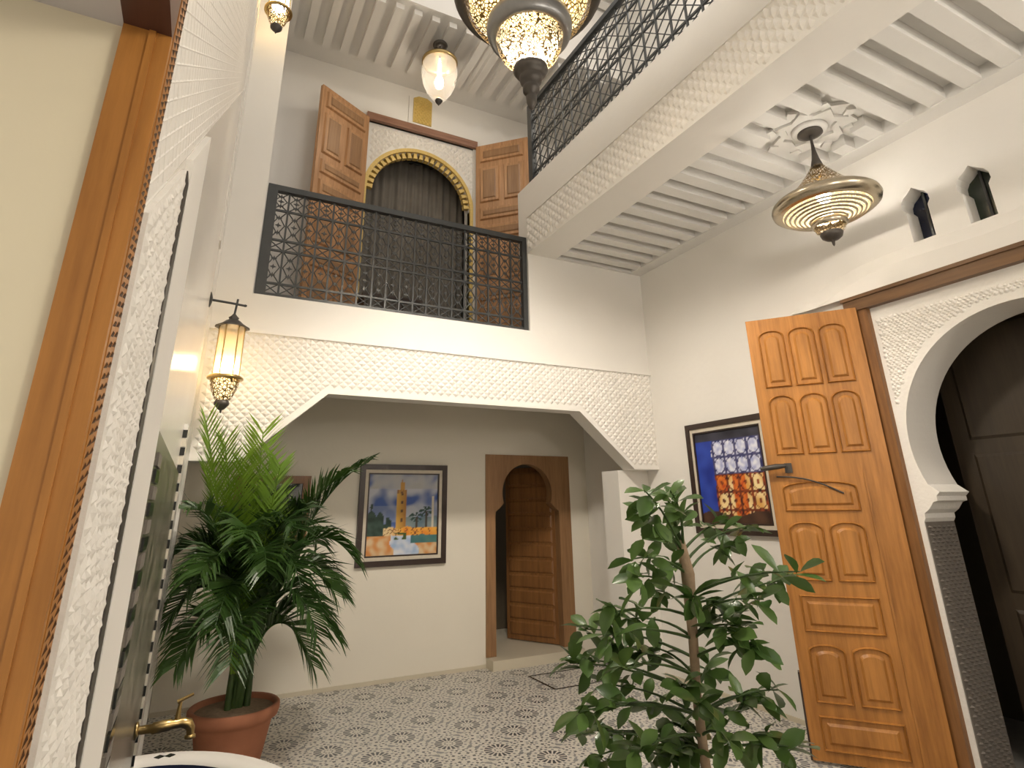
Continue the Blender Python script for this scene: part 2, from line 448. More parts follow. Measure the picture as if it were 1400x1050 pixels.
MB().box((XL, YB-.022, 2.99), (XR, YB, 3.02)).build('cornice_moulding', WHITE, BEAM)
# pier at the right of the recess
o = MB().box((3.965, YB+.18, 0), (XR, 5.45, 1.965)).build('pillar', WHITE); struct(o, 'white pier carrying the right end of the carved beam')
# balcony floor slab and wall around the balcony opening
o = MB().box((XL, YB+.18, 3.02), (XR, YW+.28, ZT)).build('slab', WHITE); struct(o)
o = MB().plate(F_BACK(YB), [[(XL, 3.02), (XR, 3.02), (XR, 4.204), (2.838, 4.204), (2.838, ZT), (.178, ZT), (.178, 7.05), (XL, 7.05)]], -.18, 0).build('wall_balcony_front', WHITE)
struct(o, 'white wall around the balcony opening')
# joists under the balcony
for k in range(21):
    x = .1+.2*k
    MB().box((x, YB+.2, 2.94), (x+.09, YW-.02, 3.02)).build('joist', CEIL, BEAM)

# ------------------------------------------------------------------ wall behind the balcony
UX0, UX1, UZ1 = 1.32, 2.79, 6.36
o = MB().plate(F_BACK(YW), [[(XL, ZT), (UX0, ZT), (UX0, UZ1), (UX1, UZ1), (UX1, ZT), (XR, ZT), (XR, 7.3), (XL, 7.3)]], -.28, 0).build('wall_back_upper', WHITE_UP); struct(o, 'white wall behind the balcony')
o = MB().box((XL, YB+.18, ZT), (XL+.28, YW, 7.05)).build('wall_balcony_left', WHITE_UP); struct(o)
# door surround: lintel, jambs, carved plate
o = MB().box((UX0-.04, YW-.05, UZ1), (UX1+.04, YW+.1, UZ1+.10)).build('trim_2', LINTELW); struct(o, 'brown wooden lintel over the upper arch')
UC, UR, UZC = 2.045, .70, 5.375
archo = [(UC-UR, ZT)] + arc(UC, UZC, UR, 180, 0, 32) + [(UC+UR, ZT)]
o = MB().plate(F_BACK(YW), [[(UX0, ZT)] + archo + [(UX1, ZT), (UX1, UZ1), (UX0, UZ1)]], -.2, -.03).build('trim_3', WHITE_UP); struct(o, 'carved white plaster plate round the upper arch')
q = relief(F_BACK(YW+.03), UX0+.03, UX1-.03, UZC+.05, UZ1-.04, .085, .05, .042, .05, .016, lambda u, v: math.hypot(u-UC, v-UZC) > .79, .1, 3).build('carved_relief', STUCCO, o); q['kind'] = 'stuff'
band = [(UC-.75, ZT)] + arc(UC, UZC, .75, 180, 0, 40) + [(UC+.75, ZT), (UC+.70, ZT)] + arc(UC, UZC, .70, 0, 180, 40) + [(UC-.70, ZT)]
ab = MB().plate(F_BACK(YW), [band], -.1, -.005).build('arch_trim', GOLDP, o)
for k in range(25):
    a = math.radians(6+168*k/24)
    c, s = UC+.665*math.cos(a), UZC+.665*math.sin(a)
    rad = Vector((math.cos(a), math.sin(a))); tn = Vector((-rad.y, rad.x))
    pts = [(c+rad.x*x+tn.x*y, s+rad.y*x+tn.y*y) for x, y in ((.05, -.022), (-.005, -.022), (-.042, -.030), (-.042, .030), (-.005, .022), (.05, .022))]
    MB().plate(F_BACK(YW), [pts], -.1, -.035).build('scallop', GOLDP, ab)
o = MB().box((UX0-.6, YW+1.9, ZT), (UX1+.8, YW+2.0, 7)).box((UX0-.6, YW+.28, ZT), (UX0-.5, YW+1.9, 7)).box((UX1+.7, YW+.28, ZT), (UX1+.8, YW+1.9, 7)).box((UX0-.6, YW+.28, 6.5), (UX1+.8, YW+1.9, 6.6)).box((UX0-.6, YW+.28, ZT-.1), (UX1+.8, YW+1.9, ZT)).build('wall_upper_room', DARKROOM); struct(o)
# curtain inside the arch
mb = MB(); nu = 90; vs = []
for iz, z in enumerate((ZT+.02, 6.16)):
    for k in range(nu+1):
        x = UC-.78+1.56*k/nu
        vs.append((x, YW+.42+.022*math.sin(k*1.05)+.012*math.sin(k*.41+2), z))
mb.add(vs, [(k, k+1, nu+2+k, nu+1+k) for k in range(nu)], True)
mb.add([(x, y+.006, z) for x, y, z in vs], [(k+1, k, nu+1+k, nu+2+k) for k in range(nu)], True)
c = mb.build('curtain', CURT); tag(c, 'dark brown pleated curtain closing the arch behind the balcony', 'curtain')
mb = MB().tube([(UC-.80, YW+.42, 6.18), (UC+.80, YW+.42, 6.18)], .02, 10); mb.build('curtain_rail', IRON, c)

# gilt plaque over the upper arch
t = thing('wall_plaque', (2.02, YW, 6.72), 'small gold patterned plaque on the white wall above the upper arch', 'plaque')
MB().plate(lambda u, v, w: (u, -w, v), [[(-.19, -.24), (.19, -.24), (.19, .2), (0, .26), (-.19, .2)]], 0, .02).build('backing', WHITE_UP, t)
MB().plate(lambda u, v, w: (u, -w, v), [[(-.13, -.21), (.13, -.21), (.13, .17), (.06, .215), (-.06, .215), (-.13, .17)]], .02, .035).build('gold_panel', GOLDP, t)
q = relief(lambda u, v, w: (u, -.035-w, v), -.12, .12, -.20, .17, .05, .03, .02, .026, .012, None, .2, 5).build('filigree', GOLDP, t); q['kind'] = 'stuff'

# ------------------------------------------------------------------ panelled doors of the upper arch
def upper_leaf(parent, sgn):
    W, H = .74, 3.0
    u = lambda a: a*sgn
    fr = lambda a, v, w: (a*sgn, -w, v)
    MB().box((min(0, W*sgn), 0, 0), (max(0, W*sgn), .045, H)).build('door_leaf', CEDAR, parent)
    panels = [(.06, W-.06, 2.72, 2.94), (.06, W/2-.03, 2.10, 2.64), (W/2+.03, W-.06, 2.10, 2.64), (.06, W-.06, 1.84, 2.02), (.06, W-.06, 1.56, 1.76),
              (.06, W/2-.03, .98, 1.48), (W/2+.03, W-.06, .98, 1.48), (.06, W-.06, .70, .90), (.06, W/2-.03, .12, .62), (W/2+.03, W-.06, .12, .62)]
    for a, b, z0, z1 in panels:
        m = MB().box((a, z0, 0), (b, z1, .024), 0, fr, .014)
        p = m.build('door_panel', CEDAR, parent, recalc=True)
        MB().box((a+.05, z0+.05, .024), (b-.05, z1-.05, .034), 0, fr, .014).build('raised_field', WALNUT_L, p, recalc=True)
d = thing('door_2', (UX0-.01, YW-.06, ZT+.03), 'panelled cedar door leaf swung open left of the upper arch', 'door', rz=math.radians(30))
del d['category']; struct(d); upper_leaf(d, -1)
d = thing('door_3', (UX1+.01, YW-.06, ZT+.03), 'panelled cedar door leaf swung open right of the upper arch', 'door', rz=math.radians(-44))
del d['category']; struct(d); upper_leaf(d, 1)

# ------------------------------------------------------------------ ceiling of the back gallery
ZC = 7.05
o = MB().box((XL, YB, ZC), (XR, YW+.1, ZC+.3)).build('ceiling_back', CEIL); struct(o, 'white joisted ceiling over the balcony')
for k in range(19):
    x = .18+.215*k
    MB().box((x, YB+.06, ZC-.075), (x+.095, YW-.35, ZC)).build('joist', CEIL, o)
o = MB().box((XL, YB-.02, ZC+.001), (XR, YB+.12, 8.6)).build('wall_back_top', WHITE_UP); struct(o)

# ------------------------------------------------------------------ right gallery: beam, coffered ceiling, wall
ZB0, ZB1 = 4.204, 5.043
RB = MB().box((XB, -1.2, ZB0), (XS, YB+.2, ZB1)).build('beam', WHITE); struct(RB, 'white carved gallery beam along the right, carrying the iron railing')
q = relief(lambda u, v, w: (XB-w, u, v), -.6, YB, ZB0+.04, 4.625, .105, .047, .034, .050, .014, None, .0, 6).build('carved_relief', STUCCO, RB); q['kind'] = 'stuff'
MB().box((XB-.012, -1.2, 4.63), (XB, YB, 4.655)).build('edge_moulding', WHITE, RB)
MB().box((XB-.012, -1.2, ZB0), (XB, YB, ZB0+.025)).build('edge_moulding', WHITE, RB)
CR = MB().box((XS, -1.2, 4.31), (XR, YB, 4.6)).box((4.205, -1.2, ZB0), (XR, YB, 4.31)).box((XS, 4.94, ZB0), (4.205, YB, 4.31)).build('ceiling_right', CEIL)
struct(CR, 'white plaster ceiling with joists over the right gallery')
jm = None
y = 4.82
RC = (3.75, 2.24)
while y > -1.1:
    segs = [(XS, 4.205)]
    if abs(y-RC[1]) < .30:
        hw = math.sqrt(max(0, .30**2-(y-RC[1])**2))+.03
        segs = [(XS, RC[0]-hw), (RC[0]+hw, 4.205)]
    for a, b in segs:
        if b-a > .05: MB().box((a, y-.055, 4.215), (b, y+.055, 4.31)).build('joist', CEIL, CR)
    y -= .215
# ceiling rosette round the lamp
fr = F_DOWN(4.31)
def star(n, r0, r1, c, ph=0):
    return [(c[0]+(r0 if k % 2 else r1)*math.cos(PI*k/n+ph), c[1]+(r0 if k % 2 else r1)*math.sin(PI*k/n+ph)) for k in range(2*n)]
ro = MB().plate(fr, [star(8, .27, .33, RC)], 0, .03).build('ceiling_rosette', CEIL, CR)
MB().plate(F_DOWN(4.28), [star(8, .20, .265, RC, .39), star(8, .15, .19, RC, .39)], 0, .022).build('rosette_star', CEIL, ro)
for k in range(8):
    a = PI*k/4+.2; c = (RC[0]+.285*math.cos(a), RC[1]+.285*math.sin(a))
    MB().plate(F_DOWN(4.28), [[(c[0]+.045*math.cos(a+i*PI/2), c[1]+.045*math.sin(a+i*PI/2)) for i in range(4)]], 0, .02).build('rosette_boss', CEIL, ro)
MB().lathe([(.001, -.03), (.11, -.03), (.125, -.015), (.125, 0)], 24, (RC[0], RC[1], 4.28)).build('rosette_centre', CEIL, ro)

# right wall with the door opening and two small niches
AY, AR, AZ = 1.60, .79, 2.0
OY0, OY1, OZ1 = AY-.95, AY+.95, 3.0
def niche(yc, z0, w, h):
    a = w/2; zc = z0+h-a*.95
    pts = [(yc-a*.78, z0), (yc-a*.78, zc-a*.55), (yc-a, zc-a*.2)] + [(yc+a*math.cos(math.radians(t)), zc+a*.95*math.sin(math.radians(t))) for t in (165, 140, 115)] + [(yc, z0+h+.03)]
    return pts + [(2*yc-u, v) for u, v in reversed(pts[:-1])]
N1 = niche(1.965, 3.375, .19, .385); N2 = niche(1.60, 3.36, .20, .375)
WR = MB().plate(F_RIGHT(XR), [[(-1.2, 0), (OY0, 0), (OY0, OZ1), (OY1, OZ1), (OY1, 0), (YW, 0), (YW, 4.31), (-1.2, 4.31)], N1, N2], -.42, 0).build('wall_right', WHITE)
struct(WR, 'white plaster wall with the big door on the right')
for nm, yc, z0, mat, lab in (('window_1', 1.965, 3.375, BLUEG, 'small keyhole niche window with dark blue glass'), ('window_2', 1.60, 3.36, GREENG, 'small keyhole niche window with dark green glass')):
    o = MB().box((XR+.15, yc-.14, z0-.03), (XR+.17, yc+.14, z0+.5)).build(nm, mat); struct(o, lab)
    MB().box((XR+.135, yc-.008, z0-.02), (XR+.15, yc+.008, z0+.45)).build('glazing_bar', IRON, o)
# raised plaster hood over the door with a bevelled curved top
top = [(3.12, 3.15), (3.0, 3.20), (2.85, 3.255), (2.65, 3.315), (2.45, 3.352), (2.25, 3.365), (2.0, 3.36), (1.6, 3.345), (1.2, 3.36), (.95, 3.365), (.75, 3.352), (.55, 3.315), (.35, 3.255), (.2, 3.20), (.08, 3.15)]
mb = MB(); n = len(top)
def hood(u, v, w): return (XR-w, u, v)
outer = [hood(u, v, 0) for u, v in top]
inner = [hood(AY+(u-AY)*.90, max(3.12, v-.105), .055) for u, v in top]
bot = [hood(AY+(u-AY)*.90, 3.117, .055) for u, v in top]
mb.add(outer+inner+bot, [(k, k+1, n+k+1, n+k) for k in range(n-1)] + [(n+k, n+k+1, 2*n+k+1, 2*n+k) for k in range(n-1)])
mb.build('door_hood', WHITE, WR, recalc=True)
# wooden door frame
o = MB().box((XR-.045, OY1-.10, 0), (XR+.3, OY1, OZ1)).box((XR-.045, OY0, 0), (XR+.3, OY0+.10, OZ1)).build('trim_4', WALNUT); struct(o, 'brown wooden jambs of the big right doorway')
o = MB().box((XR-.06, OY0-.06, OZ1), (XR+.3, OY1+.06, OZ1+.105)).box((XR-.07, OY0-.07, OZ1+.085), (XR, OY1+.07, OZ1+.112)).build('trim_5', OAK_X); struct(o, 'brown wooden lintel over the big right doorway')
# horseshoe arch plate
half = [(.815, 0), (.815, 1.475), (.80, 1.50), (.80, 1.53), (.765, 1.555), (.73, 1.60), (.70, 1.61), (.70, 1.64), (.668, 1.66)]
a0 = math.degrees(math.atan2(-.34, .71))
arcp = arc(0, AZ, AR, a0, 90, 26)
hole = half[:-1] + [(.675, 1.665)] + arcp[1:]
left = [(AY+u, v) for u, v in hole]; right = [(AY-u, v) for u, v in reversed(hole[:-1])]
ap = [(OY1-.10, 0)] + left[:0]
poly = [(OY1-.10, 0), (OY1-.10, OZ1), (OY0+.10, OZ1), (OY0+.10, 0)] + [(u, v) for u, v in reversed(right)] + [(u, v) for u, v in reversed(left)]
HA = MB().plate(F_RIGHT(XR), [poly], -.36, 0).build('trim_6', STUCCO); struct(HA, 'white horseshoe arch inside the big right doorway')
q = relief(F_RIGHT(XR), OY0+.13, OY1-.13, 1.90, OZ1-.09, .031, .017, .0165, .0165, .015, lambda u, v: math.hypot(u-AY, v-AZ) > AR+.06 and v > AZ-.1, .55, 8, 'leaf').build('carved_relief', STUCCO, HA); q['kind'] = 'stuff'
# carved tile facing on the pier reveal below the arch
fr = lambda u, v, w: (u, 2.415-w, v)
FT = MB().box((XR+.005, 0, -.002), (XR+.35, 1.475, .006), 0, fr).build('pier_facing', GREYT, HA, recalc=True)
q = relief(fr, XR+.01, XR+.345, .02, 1.46, .056, .0235, .024, .0105, .016, None, .05, 9).build('carved_facing', GREYT, HA); q['kind'] = 'stuff'
q.location.y = -.006
# dark inner leaf and room beyond
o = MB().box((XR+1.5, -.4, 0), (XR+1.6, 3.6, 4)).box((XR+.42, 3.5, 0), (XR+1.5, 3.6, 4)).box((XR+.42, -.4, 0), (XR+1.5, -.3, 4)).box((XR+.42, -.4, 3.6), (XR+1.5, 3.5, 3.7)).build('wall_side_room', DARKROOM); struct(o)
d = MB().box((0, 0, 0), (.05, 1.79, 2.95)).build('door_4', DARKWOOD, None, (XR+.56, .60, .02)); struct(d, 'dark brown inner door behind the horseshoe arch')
for z0, z1 in ((.15, .9), (1.0, 1.9), (2.0, 2.8)):
    for a, b in ((.1, .82), (.95, 1.68)):
        MB().box((a, z0, 0), (b, z1, .012), 0, lambda u, v, w: (-w, u, v), .02).build('door_panel', DARKWOOD, d, recalc=True)

# big right door leaf, swung open
hx, hy = 4.325, 2.53; fx, fy = 3.835, 3.150
LW = math.hypot(fx-hx, fy-hy); ang = math.atan2(fy-hy, fx-hx)
LEAF = thing('door_5', (hx, hy, .02), 'tall honey oak door leaf with arched panels swung open on the right', 'door', rz=ang); del LEAF['category']; struct(LEAF)
LH = 3.0
MB().box((0, -.03, 0), (LW, .03, LH)).build('door_leaf', OAK, LEAF)
lfr = lambda u, v, w: (LW-u, .03+w, v)     # u runs from the free edge to the hinge; the courtyard side is local +y
def arched(u0, u1, z0, z1, rise):
    c = (u0+u1)/2; r = (u1-u0)/2
    return [(u0, z0), (u1, z0)] + [(c+r*math.cos(PI*k/10), z1-rise+rise*math.sin(PI*k/10)) for k in range(11)]
def panel(u0, u1, z0, z1, rise=0.0):
    o_ = arched(u0, u1, z0, z1, rise) if rise else rect(u0, z0, u1, z1)
    i1 = arched(u0+.014, u1-.014, z0+.014, z1-.014, rise) if rise else rect(u0+.014, z0+.014, u1-.014, z1-.014)
    mb = MB(); n = len(o_)
    # moulding ring, then the field inside it
    P0 = [lfr(u, v, .001) for u, v in o_]; P1 = [lfr(u, v, .016) for u, v in [(a*.5+b*.5, c*.5+d*.5) for (a, c), (b, d) in zip(o_, i1)]]; P2 = [lfr(u, v, .002) for u, v in i1]
    mb.add(P0+P1+P2, [(k, (k+1) % n, n+(k+1) % n, n+k) for k in range(n)] + [(n+k, n+(k+1) % n, 2*n+(k+1) % n, 2*n+k) for k in range(n)])
    p = mb.build('panel_moulding', OAK, LEAF, recalc=True)
    e = .04
    f0 = arched(u0+e, u1-e, z0+e, z1-e, rise*.8) if rise else rect(u0+e, z0+e, u1-e, z1-e)
    f1 = arched(u0+e+.015, u1-e-.015, z0+e+.015, z1-e-.015, rise*.8) if rise else rect(u0+e+.015, z0+e+.015, u1-e-.015, z1-e-.015)
    m2 = MB(); n = len(f0)
    m2.add([lfr(u, v, .001) for u, v in f0]+[lfr(u, v, .014) for u, v in f1], [(k, (k+1) % n, n+(k+1) % n, n+k) for k in range(n)]+[tuple(range(n, 2*n))])
    m2.build('panel_field', OAK, p, recalc=True)
for k in range(3):
    panel(.075+k*.215, .265+k*.215, 2.44, 2.90, .05)
    panel(.075+k*.215, .265+k*.215, 1.93, 2.38, .06)
panel(.075, .56, 1.53, 1.74, .045)
panel(.075, .30, 1.07, 1.46, .05); panel(.335, .56, 1.07, 1.46, .05)
panel(.075, .56, .75, .98)
panel(.075, .30, .33, .68, .04); panel(.335, .56, .33, .68, .04)
panel(.075, .56, .06, .26)
MB().box((.615, .02, 0), (.632, 1.80, .006), 0, lfr).build('stile_bead', OAK, LEAF, recalc=True)
lk = MB().box((.115, 1.80, 0), (.165, 1.87, .012), 0, lfr).build('lock_plate', BRONZE, LEAF, recalc=True)
MB().tube([lfr(.12, 1.85, .05), lfr(.06, 1.845, .06), lfr(-.02, 1.835, .058), lfr(-.05, 1.83, .05)], [.014, .02, .018, .01], 10).tube([lfr(.12, 1.85, .0), lfr(.12, 1.85, .05)], .012, 8).build('door_handle', BRONZE, LEAF)
MB().tube([lfr(.05+.06*k, 1.775+.035*math.sin(PI*k/7)-.018*k, .022) for k in range(8)], .006, 6).build('dark_curve_bar', BRONZE, LEAF)  # thin dark curved bar across the leaf, below the lock plate
MB().box((-.012, .0, -.05), (.0, .5, .006), 0, lfr).build('edge_strip', EBONY, LEAF, recalc=True)

# ------------------------------------------------------------------ left wall
YJ = .77
WL = MB().box((-.50, YJ+.001, 0), (XL, YW, 8.6)).box((-.50, -1.2, 2.228), (XL, YJ+.001, 8.6)).box((-.50, -1.2, 0), (XL, -.35, 2.228)).build('wall_left', TADELAKT); struct(WL, 'polished white plaster wall beside the doorway on the left')
o = MB().box((-.5, YJ-.004, 0), (-.172, YJ+.001, 2.226)).build('wall_doorway', CREAM); struct(o, 'cream plaster reveal of the near doorway on the left')
o = MB().box((-.5, -.35, 2.222), (-.172, YJ-.004, 2.228)).build('ceiling_doorway', GREYPL); struct(o)
o = MB().box((-.172, YJ-.012, 0), (XL+.004, YJ+.001, 2.222)).build('trim_7', OAK); struct(o, 'honey oak jamb of the near doorway on the left')
MB().box((-.142, YJ-.0145, 0), (-.134, YJ-.012, 2.222)).build('jamb_bead', OAK, o)
o = MB().box((-.172, -.35, 2.222), (XL+.004, YJ-.001, 2.36)).build('trim_8', HEADW); struct(o, 'dark brown wooden head of the near doorway')
# carved fretwork edging round the doorway
fr = F_LEFT(XL)
o = MB().box((YJ+.002, 0, 0), (YJ+.052, 2.36, .005), 0, fr).box((-.35, 2.30, 0), (YJ+.002, 2.36, .005), 0, fr).build('trim_9', OAK, recalc=True); struct(o, 'carved wooden fretwork edging of the near doorway')
mb = MB()
def tooth(u, v, a, b):
    vs = [fr(u-a, v-b, .005), fr(u+a, v-b*.2, .005), fr(u+a*.4, v+b, .005), fr(u-a*.2, v+b*.2, .0075)]
    mb.add(vs, [(0, 1, 3), (1, 2, 3), (2, 0, 3)])
z = .02
while z < 2.34:
    for c in range(2): tooth(YJ+.014+.024*c, z+(.006 if c else 0), .010, .0052)
    z += .0125
y = YJ-.02
while y > -.3:
    for c in range(2): tooth(y, 2.315+.026*c, .009, .011)
    y -= .02
q = mb.build('fret_teeth', FRETD, o, recalc=True); q['kind'] = 'stuff'
# carved stucco band, dark strip painting in the groove's shade, white pilaster
o = MB().plate(fr, [[(.83, 0), (1.204, 0), (1.204, 2.27), (.83, 1.99)]], 0, .010).build('trim_10', STUCCO, recalc=True); struct(o, 'carved white stucco band beside the near doorway')
q = relief(lambda u, v, w: fr(u, v, w+.010), .838, 1.198, .9, 2.40, .040, .0150, .0195, .0115, .0045, lambda u, v: v < 1.34+u*.77, .5, 12, 'leaf').build('carved_relief', STUCCO, o); q['kind'] = 'stuff'
o = MB().box((1.205, .0, 0), (1.2615, 2.27, .0125), 0, fr).build('trim_11', BRONZE, recalc=True); struct(o, 'raised dark strip painting in the shade of the groove between the carved band and the pilaster')
o = MB().plate(fr, [[(1.262, 0), (1.655, 0), (1.655, 2.64), (1.262, 2.33)]], 0, .014).build('trim_12', WHITE, recalc=True); struct(o, 'plain white pilaster on the left wall')
# diagonal lattice of raised ribs above the doorway
mb = MB()
sl = .78
y0, y1, zt = .835, 4.55, 5.6
def lowz(u): return 1.33+u*.80
def rib(c, s):
    # v = c + s*u clipped to the panel
    us = [y0+(y1-y0)*k/160 for k in range(161)]
    run = [u for u in us if max(lowz(u), 2.0) < c+s*u < zt]
    if len(run) < 3: return
    a, b = run[0], run[-1]
    L = math.hypot(1, s); nx, ny = -s/L, 1/L; hw = .0085 if s > 0 else .011
    A, B = (a, c+s*a), (b, c+s*b)
    vs = [fr(A[0]-nx*hw, A[1]-ny*hw, 0), fr(A[0]+nx*hw, A[1]+ny*hw, 0), fr(B[0]+nx*hw, B[1]+ny*hw, 0), fr(B[0]-nx*hw, B[1]-ny*hw, 0), fr(A[0], A[1], .0042), fr(B[0], B[1], .0042)]
    mb.add(vs, [(0, 3, 5, 4), (1, 4, 5, 2), (0, 4, 1), (3, 2, 5)])
for k in range(70): rib(1.35+.034*k, sl)
for k in range(110): rib(2.1+.062*k, -sl)
o = MB().plate(fr, [[(y0, 2.00), (y0, zt), (y1, zt), (y1, lowz(y1))]], 0, .003).build('trim_13', STUCCO, recalc=True); struct(o, 'stucco panel of diagonal ribs high on the left wall')
q = mb.build('diagonal_ribs', STUCCO, o, recalc=True); q['kind'] = 'stuff'
o = MB().box((4.62, 3.6, 0), (4.80, 7.0, .012), 0, fr).box((4.86, 0, 0), (YB-.001, 7.0, .02), 0, fr).build('trim_14', WHITE, recalc=True); struct(o, 'narrow white corner strips on the left wall')

# fountain: tiled panel, checker border, basin, tap
bs = thing('wall_fountain', (XL+.001, 2.72, 0), 'wall fountain with mottled green grey tile panel and white basin on the left wall', 'fountain')
ff = lambda u, v, w: (w, u-2.72, v)
fp = MB().box((1.66, 0, 0), (3.60, 1.80, .012), 0, ff).build('tile_panel', ZELLIGE, bs, recalc=True)
bd = MB().box((3.60, 0, 0), (3.70, 2.06, .018), 0, ff).build('border_post', WHITE, bs, recalc=True)
k = 0; z = .1; tm = {}
while z < 2.02:
    m_ = BLACKT if k % 2 else CREAMT
    if k % 2 not in tm: tm[k % 2] = MB().box((-.004, -.006, 0), (.022, .0, .042)).build('border_tile', m_, bd, (0, 3.60-2.72, z)).data
    else: put('border_tile', tm[k % 2], bd, (0, 3.60-2.72, z))
    z += .046; k += 1
k = 0; z = .12; tm = {}
while z < 1.74:
    m_ = BLACKT if k % 2 else GREYT
    if k % 2 not in tm: tm[k % 2] = MB().box((.012, 0, 0), (.018, .14, .032)).build('border_tile', m_, fp, (0, 1.72-2.72, z)).data
    else: put('border_tile', tm[k % 2], fp, (0, 1.72-2.72, z))
    z += .040; k += 1
def half_el(a, b, z, n=36): return [(.013+a*math.cos(PI*(k/n)-PI/2), b*math.sin(PI*(k/n)-PI/2), z) for k in range(n+1)]
def loft(rings, mat, name):
    mb = MB(); n = len(rings[0])
    mb.add([p for r in rings for p in r], [(i*n+k, i*n+k+1, (i+1)*n+k+1, (i+1)*n+k) for i in range(len(rings)-1) for k in range(n-1)], True)
    return mb.build(name, mat, bs, recalc=True)
loft([half_el(.70, 1.0, 0), half_el(.70, 1.0, .44), half_el(.72, 1.02, .46)], CREAMT, 'basin_wall')
rim = loft([half_el(.72, 1.02, .46), half_el(.725, 1.025, .50), half_el(.715, 1.015, .512), half_el(.60, .90, .512), half_el(.59, .89, .50)], WHITE, 'basin_rim')
loft([half_el(.59, .89, .50), half_el(.56, .86, .30), half_el(.45, .75, .22), half_el(.001, .001, .2)], NAVYT, 'basin_bowl')
for x, y in ((.12, .945), (.165, .94), (.12, -.945), (.165, -.94)):
    MB().box((-.016, -.016, 0), (.016, .016, .004)).build('rim_tile', BLACKT, rim, (x, y, .511), .7)
t = thing('brass_tap', (XL+.015, 3.25, .745), 'polished brass tap with lever over the fountain basin', 'tap')
MB().lathe([(.001, 0), (.032, 0), (.034, .008), (.02, .014)], 20).build('wall_flange', BRASS, t).rotation_euler.y = PI/2
MB().tube([(.01, 0, 0), (.06, 0, 0), (.065, 0, 0), (.13, 0, .004), (.135, 0, .004), (.175, 0, .006), (.198, 0, -.002), (.210, 0, -.02), (.212, 0, -.045)], [.016, .017, .022, .022, .018, .020, .022, .018, .015], 14).build('spout', BRASS, t)
MB().lathe([(.015, -.006), (.022, -.006), (.022, .004), (.015, .008)], 16, (.212, 0, -.05)).build('spout_ring', BRASS, t)
MB().tube([(.155, 0, .01), (.155, 0, .05), (.158, 0, .085)], [.014, .009, .007], 10).build('valve_stem', BRASS, t)
MB().tube([(.145, 0, .085), (.17, .0, .095), (.205, 0, .108)], [.009, .007, .006], 10).build('lever', BRASS, t)

# ------------------------------------------------------------------ enclosing walls behind and above (unseen, they bounce the light)
o = MB().box((-1.6, -1.4, 0), (6.2, -1.2, 8.6)).build('wall_front', WHITE); struct(o)
o = MB().box((XR, -1.2, 4.31), (XR+.42, YW, 8.6)).build('wall_right_upper', WHITE_UP); struct(o)
o = MB().box((XB, -1.2, 8.2), (XR, YB, 8.4)).build('ceiling_right_upper', CEIL); struct(o)
for k in range(28):
    MB().box((XB+.1, -1.0+.215*k, 8.12), (XR, -.9+.215*k, 8.2)).build('joist', CEIL, o)

# ------------------------------------------------------------------ iron railings
def railing(t, L, H, pitch, dense):
    """local x along the rail, z up"""
    T = .045
    MB().box((0, -.03, H-.055), (L, .03, H)).build('top_rail', IRON, t)
    MB().box((0, -.02, 0), (L, .02, .035)).build('bottom_rail', IRON, t)
    MB().box((0, -.03, .0), (.085, .03, H-.055)).build('post', IRON, t)
    MB().box((L-.05, -.03, .0), (L, .03, H-.055)).build('post', IRON, t)
    lv = [.035, .13, .44, .54, .83, H-.055]
    for z in lv[1:-1]:
        MB().box((.055, -.009, z-.009), (L-.05, .009, z+.009)).build('cross_bar', IRON, t)
    n = max(1, round((L-.105)/pitch)); p = (L-.105)/n
    bar = None; scroll = None
    for k in range(n+1):
        x = .055+p*k
        if 0 < k < n:
            if bar is None: bar = MB().box((-.008, -.008, .035), (.008, .008, H-.055)).build('baluster', IRON, t, (x, 0, 0)).data
            else: put('baluster', bar, t, (x, 0, 0))
        if k < n:
            if scroll is None:
                mb = MB(); h = p/2
                for a, b in zip(lv[:-1], lv[1:]):
                    m = (a+b)/2
                    if b-a < .15:
                        mb.tube([(-h, 0, a), (h, 0, b)], .006, 4, False).tube([(-h, 0, b), (h, 0, a)], .006, 4, False)
                    else:
                        if dense:
                            q = (b-a)/2
                            for i in range(2):
                                mb.tube([(-h, 0, a+q*i), (h, 0, a+q*i+q)], .006, 4, False).tube([(h, 0, a+q*i), (-h, 0, a+q*i+q)], .006, 4, False)
                            continue
                        for s in (-1, 1):
                            mb.tube([(s*h, 0, a), (s*h*.15, 0, (a+m)/2), (s*h*.8, 0, m), (s*h*.15, 0, (b+m)/2), (s*h, 0, b)], .0065, 4, False)
                        for zc in (m, (a+m)/2, (b+m)/2):
                            mb.plate(lambda u, v, w: (u, -w, v+zc), [star(4, .010, .026, (0, 0))], -.005, .005)
                scroll = mb.build('scrollwork', IRON, t, (x+p/2, 0, 0)).data
            else: put('scrollwork', scroll, t, (x+p/2, 0, 0))
t = thing('balcony_railing', (.19, YB+.05, ZT), 'dark iron railing with scrollwork across the balcony front', 'railing')
railing(t, 2.64, 1.07, .132, False)
t = thing('gallery_railing', (XB+.06, YB-.02, ZB1), 'dark iron lattice railing on top of the right gallery beam', 'railing', rz=-PI/2)
railing(t, 5.6, 1.07, .16, True)

# low chest behind the balcony railing
t = thing('low_chest', (1.25, 5.62, ZT), 'low dark wooden chest with three square panels behind the balcony railing', 'chest')
MB().box((0, 0, .03), (.60, .30, .36)).build('chest_body', EBONY, t)
MB().box((-.02, -.02, .36), (.62, .32, .39)).build('chest_lid', EBONY, t)
for k in range(3):
    MB().box((.02+.19*k, .06, 0), (.18+.19*k, .30, .014), 0, lambda u, v, w: (u, -w, v+.03), .01).build('chest_panel', BRONZE, t, recalc=True)

